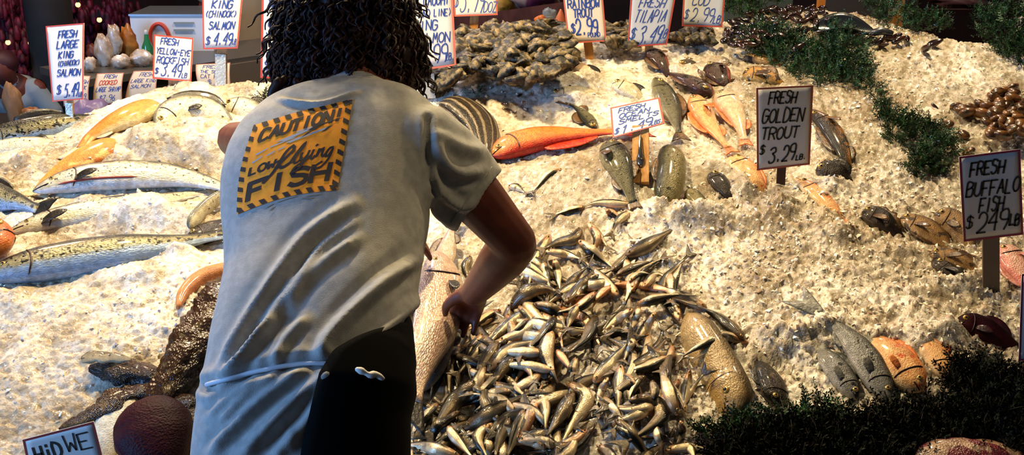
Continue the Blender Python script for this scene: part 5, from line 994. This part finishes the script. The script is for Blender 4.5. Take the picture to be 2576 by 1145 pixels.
# steel counter with a rising rail
cl, cr = PY(215, 186, 4.3), PY(665, 150, 4.9)
t = thing('counter', 'steel market counter behind the left ridge of ice, hung with price cards', 'counter', ((cl[0]+cr[0])/2, 4.6, 0))
cw = unit((cr-cl)*[1, 1, 0]); cd = np.array([-cw[1], cw[0], 0]); Lc = np.linalg.norm((cr-cl)[:2]); zt = (cl[2]+cr[2])/2
def obox(mb, s0, s1, d0, d1, z0, z1): mb.box(cl*[1, 1, 0]+cw*(s0+s1)/2+cd*(d0+d1)/2+[0, 0, (z0+z1)/2], (s1-s0, d1-d0, z1-z0), np.stack([cw, cd, [0, 0, 1]], 1))
b = MB(); obox(b, 0, Lc+.6, 0, .42, zt-.03, zt); b.done('worktop', mat('counter_steel', '6e685e', .35, .6), t, False)
b = MB(); obox(b, .06, Lc+.5, .05, .38, .1, zt-.03); b.done('body', mat('counter_front', '241c1a', .6), t, False)
b = MB(); obox(b, Lc*.66, Lc+.6, -.02, .03, zt-.12, zt-.02); b.done('rail', mat('counter_rail', '8a7862', .35, .5), t, False)
def bag(label, x, y, w, h, d, m, catg='bag', nm='bag', grp=None):
    p = PY(x, y, d); k = fdist(p)/F; v, f = ball((0, 0, 0), 1, 20); v = v.copy(); nz = vnoise(v[:, 0]*2+x, v[:, 2]*2+v[:, 1], .6, int(x)); nz = nz+.6*vnoise(v[:, 0]*3+v[:, 2], v[:, 1]*3-v[:, 2]*2, .35, int(x)+5); v = v*np.array([w*k*.5, w*k*.35, h*k*.5])*(1+.5*nz)[:, None]; v[:, 2] += h*k*.5
    o = mesh(nm, v+p, f, m); return tag(o, label, catg, grp)
M_plas = mat('clear_bag', 'cfc0ac', .25, col2='a88c70', nscale=25, coat=.4); M_or = mat('orange_bag', 'b8742a', .4, col2='8a4c18', nscale=20)
bag('cream plastic bag standing left on the far counter', 268, 172, 44, 88, 4.6, M_plas); bag('knotted clear bag behind the cream bag on the far counter', 292, 140, 36, 80, 4.8, M_plas); bag('orange bag beside the clear bags on the far counter', 328, 148, 46, 84, 4.85, M_or)
bag('low dome of clear wrap on the far counter, left', 305, 172, 50, 36, 4.55, M_plas); bag('low dome of clear wrap on the far counter, beside the green bottle', 358, 166, 60, 42, 4.6, M_plas); bag('white bundle at the left end of the far counter', 228, 178, 30, 36, 4.45, M_plas)
bag('reddish heap of crab behind the white bundle on the far counter', 236, 150, 34, 40, 4.9, mat('crab_red', '7a3a20', .5, col2='4a1c10', nscale=30), 'crab', 'crab')
p = PY(374, 148, 4.75); t = thing('bottle', 'green glass bottle on the far counter', 'bottle', p); k = fdist(p)/F; MB().tube([p, p+[0, 0, k*30], p+[0, 0, k*46], p+[0, 0, k*64]], [k*13, k*14, k*7, k*4.5], 14).done('glass', mat('green_glass', '2e7a48', .1, coat=.5), t); MB().tube([p+[0, 0, k*62], p+[0, 0, k*68]], k*5, 10).done('cap', mat('cap_white', 'c8c8c0', .4), t)
c, s_ = bgbox('', '', '', 326, 540, 40, 150, 5.0, .3, None); t = thing('display_case', 'white display case with a red ring emblem on the far counter', 'display case', c-[0, 0, s_[2]/2]); MB().box(c, s_).done('case', mat('case_white', 'd8dad8', .4), t, False)
MB().box(c+[0, 0, s_[2]/2+.004], (s_[0]*1.02, .31, .008)).done('case_rim', mat('rim_steel', '9aa0a4', .25, .7), t, False)
q = PY(402, 100, 4.993); k = fdist(q)/F; a = np.linspace(0, 2*PI, 29); v, f = tube([q+[math.cos(x)*k*24, 0, math.sin(x)*k*40] for x in a], k*5, 6, caps=0); mesh('ring_emblem', v, f, mat('emblem_red', 'c23a20', .5), t)
for yy in (58, 76): q = PY(462, yy, 4.995); MB().box(q, (k*50, .004, k*5)).done('faint_print', mat('faint_blue', '8a9490', .6), t, False)
# cards hanging on the counter
M_cc = mat('card_cream2', 'cdbca4', .55)
def hang(label, cor, d, lines, red=None): sign(label, cor, d, lines, card=M_cc, border='b8604c', stake=None, red=red, slant=.2, bw=.012, group=None, bow=.012)
hang('card hanging on the counter front with COOKED written in red', [(246, 186), (310, 182), (306, 258), (236, 265)], 4.25, [('FRESH', .3, .75, .82, .12, .018), ('LARGE SHRIMP', .08, .95, .38, .14, .018), ('$7.96', .2, .75, .1, .16, .018)], red=[('COOKED', .16, .8, .6, .14, .022)])
hang('card hanging on the counter beside the yellow-eye rockfish card', [(338, 180), (398, 176), (392, 244), (316, 252)], 4.3, [('FRESH', .3, .8, .78, .14, .018), ('LARGE KING', .06, .96, .55, .13, .018), ('SALMON', .1, .8, .36, .12, .018)])
hang('card half hidden behind the tall leftmost card', [(165, 188), (226, 190), (222, 262), (162, 268)], 4.2, [('FRESH', .4, .95, .7, .13, .018), ('ROCK', .5, .9, .5, .13, .018), ('9.9', .6, .9, .2, .15, .018)])
hang('small cream card behind the taped stake reading CAT FISH', [(494, 164), (578, 156), (580, 222), (500, 218)], 4.2, [('FRESH', .2, .75, .76, .15, .022), ('THE SEA', .12, .7, .54, .13, .02), ('CAT FISH', .12, .9, .33, .15, .022), ('$.4', .3, .7, .1, .15, .02)])
sign('tiny card standing low behind the grey-backed fish at the far left', [(106, 288), (158, 286), (158, 312), (108, 312)], 3.6, [('FRESH', .1, .9, .3, .4, .06)], card=M_cc, stake=None)
bag('violet tray edge glimpsed under the hanging cards', 235, 352, 110, 100, 4.0, mat('violet_tray', '6a5a80', .4), 'tray', 'tray')
# people in the background
t = thing('side_table', 'low dark table in the unlit corner behind the far left fish', 'table', (-1.62, 4.2, 0)); MB().box((-1.62, 4.2, .84), (1.05, .62, .03)).done('table_top', mat('counter_front'), t, False)
for x in (-2.08, -1.16):
    for y in (3.94, 4.46): MB().box((x, y, .41), (.05, .05, .82)).done('leg', mat('counter_front'), t, False)
def bgperson(label, loc, shirt_m, lean, torso, hairm='3a0c14', sc=1.):
    n0 = len(bpy.data.objects)
    x, y, z0 = loc; t = thing('person', label, 'person', (x, y, 0)); hip = np.array([x, y, .95]); chest = hip+lean; hd = chest+unit(lean)*.2
    pr = [limb([A4(hip, .13), A4((hip+chest)/2, .14), A4(chest, .13)]), limb([A4(chest, .06), A4(hd, .055)]), ball(hd+[0, 0, .02], (.075, .09, .105), 16)]
    for s in (-1, 1):
        e = chest+[s*.24, .05, -.25]; w = e+[-s*.05, -.2, -.12]; pr += [limb([A4(chest+[s*.14, 0, .03], .06), A4(e, .045)]), limb([A4(e, .044), A4(w, .028)])]
        for k_ in range(4): pr.append(tube([w, w+[(k_-1.5)*.014, -.05, -.05], w+[(k_-1.5)*.018, -.07, -.09]], [.014, .009, .007], 6))
        pr += [limb([A4(hip+[s*.08, 0, -.03], .09), A4([x+s*.1, y, .5], .06), A4([x+s*.1, y, .08], .04)]), limb([A4([x+s*.1, y, .05], .04), A4([x+s*.1, y-.16, .04], .034)])]
    v, f, _ = voxel(pr, .012, 4, 'p'); mesh('body', v, f, mat('bg_skin', '6a3020', .6), t)  # one even brown skin tone for the background people
    v, f, _ = voxel([limb([A4(hip-[0, 0, .08], .15), A4((hip+chest)/2, .16), A4(chest, .15), A4(chest+unit(lean)*.07, .08)])]+[limb([A4(chest+[s*.12, 0, .02], .075), A4(chest+[s*.22, .03, -.14], .07)]) for s in (-1, 1)], .012, 4, 'p'); mesh('shirt', v, f, shirt_m, t)
    v, f, _ = voxel([limb([A4(hip+[s*.08, 0, 0], .11), A4([x+s*.1, y, .5], .08), A4([x+s*.1, y, .1], .07)]) for s in (-1, 1)], .014, 3, 'p'); mesh('trousers', v, f, M_trous, t)
    v, f = ball(hd+[0, .02, .05], (.09, .1, .09), 16); mesh('hair', v, f, mat('bg_hair', hairm, .6), t)
    t.scale = (sc, sc, sc)
q = PY(66, 230, 5.2); bgperson('person in a pale blue-grey vest working in the dark background at far left', (q[0], 5.2, 0), mat('vest_blue', '8a9496', .8), np.array([0, -.16, .2]), None, sc=.72)
q = PY(632, 60, 6.0); bgperson('person in a beige coat behind the counter, between two price cards', (q[0], 6.0, 0), mat('coat_beige', 'a89474', .8), np.array([0, -.05, .38]), None)
bag('tan paper sack in the dark at the far left', 40, 320, 44, 110, 4.3, mat('sack_tan', '8a6440', .7), 'sack', 'sack'); bag('heap of orange crab legs low in the far left background', 90, 318, 70, 50, 4.2, mat('crab_orange', '9a6a34', .5, col2='5a1c18', nscale=30), 'crab', 'crab')
# hanging red bunches and small warm bulbs in the dark
M_bun = mat('dried_red', '7c1834', .6, col2='3c0a16', nscale=30); rb = np.random.RandomState(3)
def bunch(label, x, y, w, h, d):
    p = PY(x, y, d); k = fdist(p)/F; b = MB()
    for _ in range(46):
        q = p+np.array([rb.uniform(-.5, .5)*w*k, rb.uniform(-.12, .12), -rb.uniform(0, 1)*h*k]); b.ball(q, (.02, .02, rb.uniform(.03, .06)), 6, 0)
    b.tube([[p[0], p[1], 4.05], p-[0, 0, h*k*.9]], .008, 5); tag(b.done('dried_pepper_bunch', M_bun), label, 'bunch of peppers', 'dark red bunches hanging in the background')
for x, y, w, h in [(22, -10, 60, 70), (15, 40, 50, 60), (60, 60, 44, 90), (38, 90, 60, 100), (195, 0, 60, 70), (235, 30, 60, 90), (215, 60, 50, 80), (300, 0, 60, 50), (270, 20, 40, 40), (88, 120, 30, 60)]:
    bunch('dark red hanging bunch in the unlit background at the upper left', x, y, w, h, 6.5+rb.uniform(-.3, .3))
M_bulb = mat('warm_bulb', 'ffd08a', .3, emit='ffc070', estr=3.)
for x, y, lb in [(20, 107, 'tiny glowing bulb at the far left among the red bunches'), (77, 108, 'tiny glowing bulb just left of the pillar'), (250, 50, 'orange glowing bulb right of the tall leftmost card'), (196, 12, 'small pale bulb above the tall leftmost card')]:
    p = PY(x, y, 6.0); t = thing('light_bulb', lb, 'light bulb', p); MB().ball(p, .014, 10).done('glass', M_bulb, t); MB().tube([p+[0, 0, .012], p+[0, 0, .05]], .007, 8).done('socket', M_trous, t)
# upper middle and upper right backdrop
t = thing('shelf_board', 'dark red-brown shelf board rising behind the oysters', 'shelf', PY(1290, 60, 4.6)); A_, B_ = PY(1180, 66, 4.9), PY(1430, 34, 4.3); ax = unit(B_-A_); L = np.linalg.norm(B_-A_); sd = unit(np.cross(ax, [0, 0, 1.])); R = np.stack([ax, sd, np.cross(sd, ax)*-1], 1)
b = MB(); b.box((A_+B_)/2-[0, 0, .0], (L*1.3, .05, .09), R); b.done('board', mat('board_red', '4a2822', .5, col2='3a1c18', nscale=14), t, False)
bag('white and purple plastic bag on the shelf behind the oysters', 1330, 30, 160, 90, 4.9, mat('bag_purple', 'b8a08a', .5, col2='5c1a38', nscale=5, nlo=.45, nhi=.55)); bag('yellow bag behind the 3.99 DOZ card', 1262, 40, 60, 60, 4.85, mat('bag_yellow', 'b8842c', .5))
p = PY(1410, 62, 4.2); b = MB(); k = fdist(p)/F; b.tube([p, p+[0, 0, k*36]], [k*20, k*3], 16); tag(b.done('orange_cone', mat('cone_orange', 'c86a3c', .5)), 'orange cone-shaped wrapper left of the rainbow trout card', 'wrapper')
bag('small orange fruit behind the oysters left of the orange cone', 1358, 62, 26, 24, 4.2, mat('fruit_orange', 'c0641c', .5), 'fruit', 'orange'); bag('grey-blue plastic bag between the orange fruit and the cone', 1382, 66, 40, 44, 4.25, mat('bag_blue', '6e7478', .4))
for nm, lb, x0, x1, y0, y1, d, m in [('partition_panel', 'grey painted panel behind the strewn mussels', 1830, 1990, -80, 60, 4.35, mat('panel_green', '6e7a6c', .6)), ('partition_panel', 'brown-grey painted panel behind the upper right ice', 2085, 2230, -80, 60, 4.4, mat('panel_grey', '6f665c', .6)),
   ('wooden_post', 'dark red post right of the brown-grey panel', 2306, 2318, -80, 60, 4.5, mat('post_red', '3a1a16', .6)), ('partition_panel', 'narrow grey panel left of the dark red post', 2240, 2304, -80, 64, 4.45, mat('panel_grey2', '6a6054', .6)), ('partition_panel', 'dark doorway board behind the tilapia card', 1690, 1726, -80, 80, 4.6, mat('panel_dark', '2a1210', .7)),
   ('shelf_board', 'dark red shelf board at the top right with meat above it', 2320, 2640, 24, 38, 4.7, mat('board_dark', '38140f', .6, col2='240c0a', nscale=14)), ('wooden_stub', 'orange wooden stub standing at the back edge behind the scoop', 2064, 2076, -40, 12, 3.95, mat('stub_orange', 'c87a2c', .6)), ('wooden_stub', 'orange-brown wooden block at the back edge right of the grey panel', 2246, 2274, -10, 28, 3.98, M_wood)]:
    c, s_ = bgbox('', '', '', x0, x1, y0, y1, d, .03, None)
    if nm != 'shelf_board': zt_ = c[2]+s_[2]/2; c = np.array([c[0], c[1], zt_/2]); s_ = (s_[0], s_[1], zt_)
    o = MB().box(c, s_).done(nm, m, None, False); tag(o, lb, nm.split('_')[-1])
bag('large slab of greyish red meat on the shelf at the top right', 2450, 24, 300, 60, 4.9, mat('meat_red', '6a4440', .5, col2='3a1a18', nscale=14, stretch=(1, 1, 3)), 'meat', 'meat_slab')
bag('grey frosty lump among the cedar at the top right corner', 2592, 112, 80, 90, 3.85, mat('frost_grey', '9a948c', .5, bump=.6, bscale=60), 'ice lump', 'ice_lump')
# ------------------------------------------------------------------ camera and light
cam = bpy.data.cameras.new('camera'); co = bpy.data.objects.new('camera', cam); C.objects.link(co); cam.sensor_width = 36; cam.lens = F/2576*36; cam.clip_start = .05
co.location = (0, 0, CZ); co.rotation_euler = (PI/2-PIT, 0, 0); sc_ = bpy.context.scene; sc_.camera = co
def lamp(kind, loc, tgt, e, col, size=.1, sz2=None, spot=None, nm='lamp'):
    l = bpy.data.lights.new(nm, kind); l.energy = e; l.color = col; o = bpy.data.objects.new(nm, l); C.objects.link(o); o.location = loc
    o.rotation_euler = (Vector(tgt)-Vector(loc)).to_track_quat('-Z', 'Y').to_euler()
    if kind == 'AREA': l.shape = 'RECTANGLE'; l.size = size; l.size_y = sz2 or size
    elif kind == 'SPOT': l.shadow_soft_size = size; l.spot_size = math.radians(spot); l.spot_blend = .8
    else: l.shadow_soft_size = size
    return o
WARM = (1., .77, .43)
for i, (x, y, e) in enumerate([(-1.3, 3.1, 46), (-.42, 3.0, 66), (1.1, 3.45, 38)]):
    lamp('SPOT', (x, y, 2.75), (x*.9, 2.75, 1.0), e*3.2, WARM, .07, None, 125, 'warm_lamp')
lamp('SPOT', (.9, 1.6, 2.7), (-.3, 2.05, 1.25), 34, WARM, .12, None, 30, 'warm_lamp')
lamp('AREA', (-3.4, .5, 1.6), (-.5, 2.1, 1.15), 150, (.22, .48, 1.), 1.3, 1.1, None, 'daylight')
lamp('POINT', (-2.2, 4.2, 2.9), (0, 0, 0), 130, (1, .72, .5), .15, None, None, 'hall_lamp'); lamp('POINT', (1.6, 5.0, 2.8), (0, 0, 0), 60, (1, .75, .55), .15, None, None, 'hall_lamp'); lamp('POINT', (-.6, 4.3, 2.6), (0, 0, 0), 70, (.9, .88, 1.), .15, None, None, 'hall_lamp')
w = bpy.data.worlds.new('world'); sc_.world = w; w.use_nodes = True; w.node_tree.nodes['Background'].inputs[0].default_value = (.62, .66, .75, 1); w.node_tree.nodes['Background'].inputs[1].default_value = .06
vs = sc_.view_settings; vs.view_transform = 'Standard'; vs.look = 'None'; vs.exposure = 0.; vs.gamma = 1.; vs.use_curve_mapping = False
sc_.cycles.use_denoising = True; sc_.cycles.adaptive_threshold = .025; sc_.cycles.max_bounces = 6; sc_.cycles.transmission_bounces = 4; sc_.cycles.sample_clamp_indirect = 4
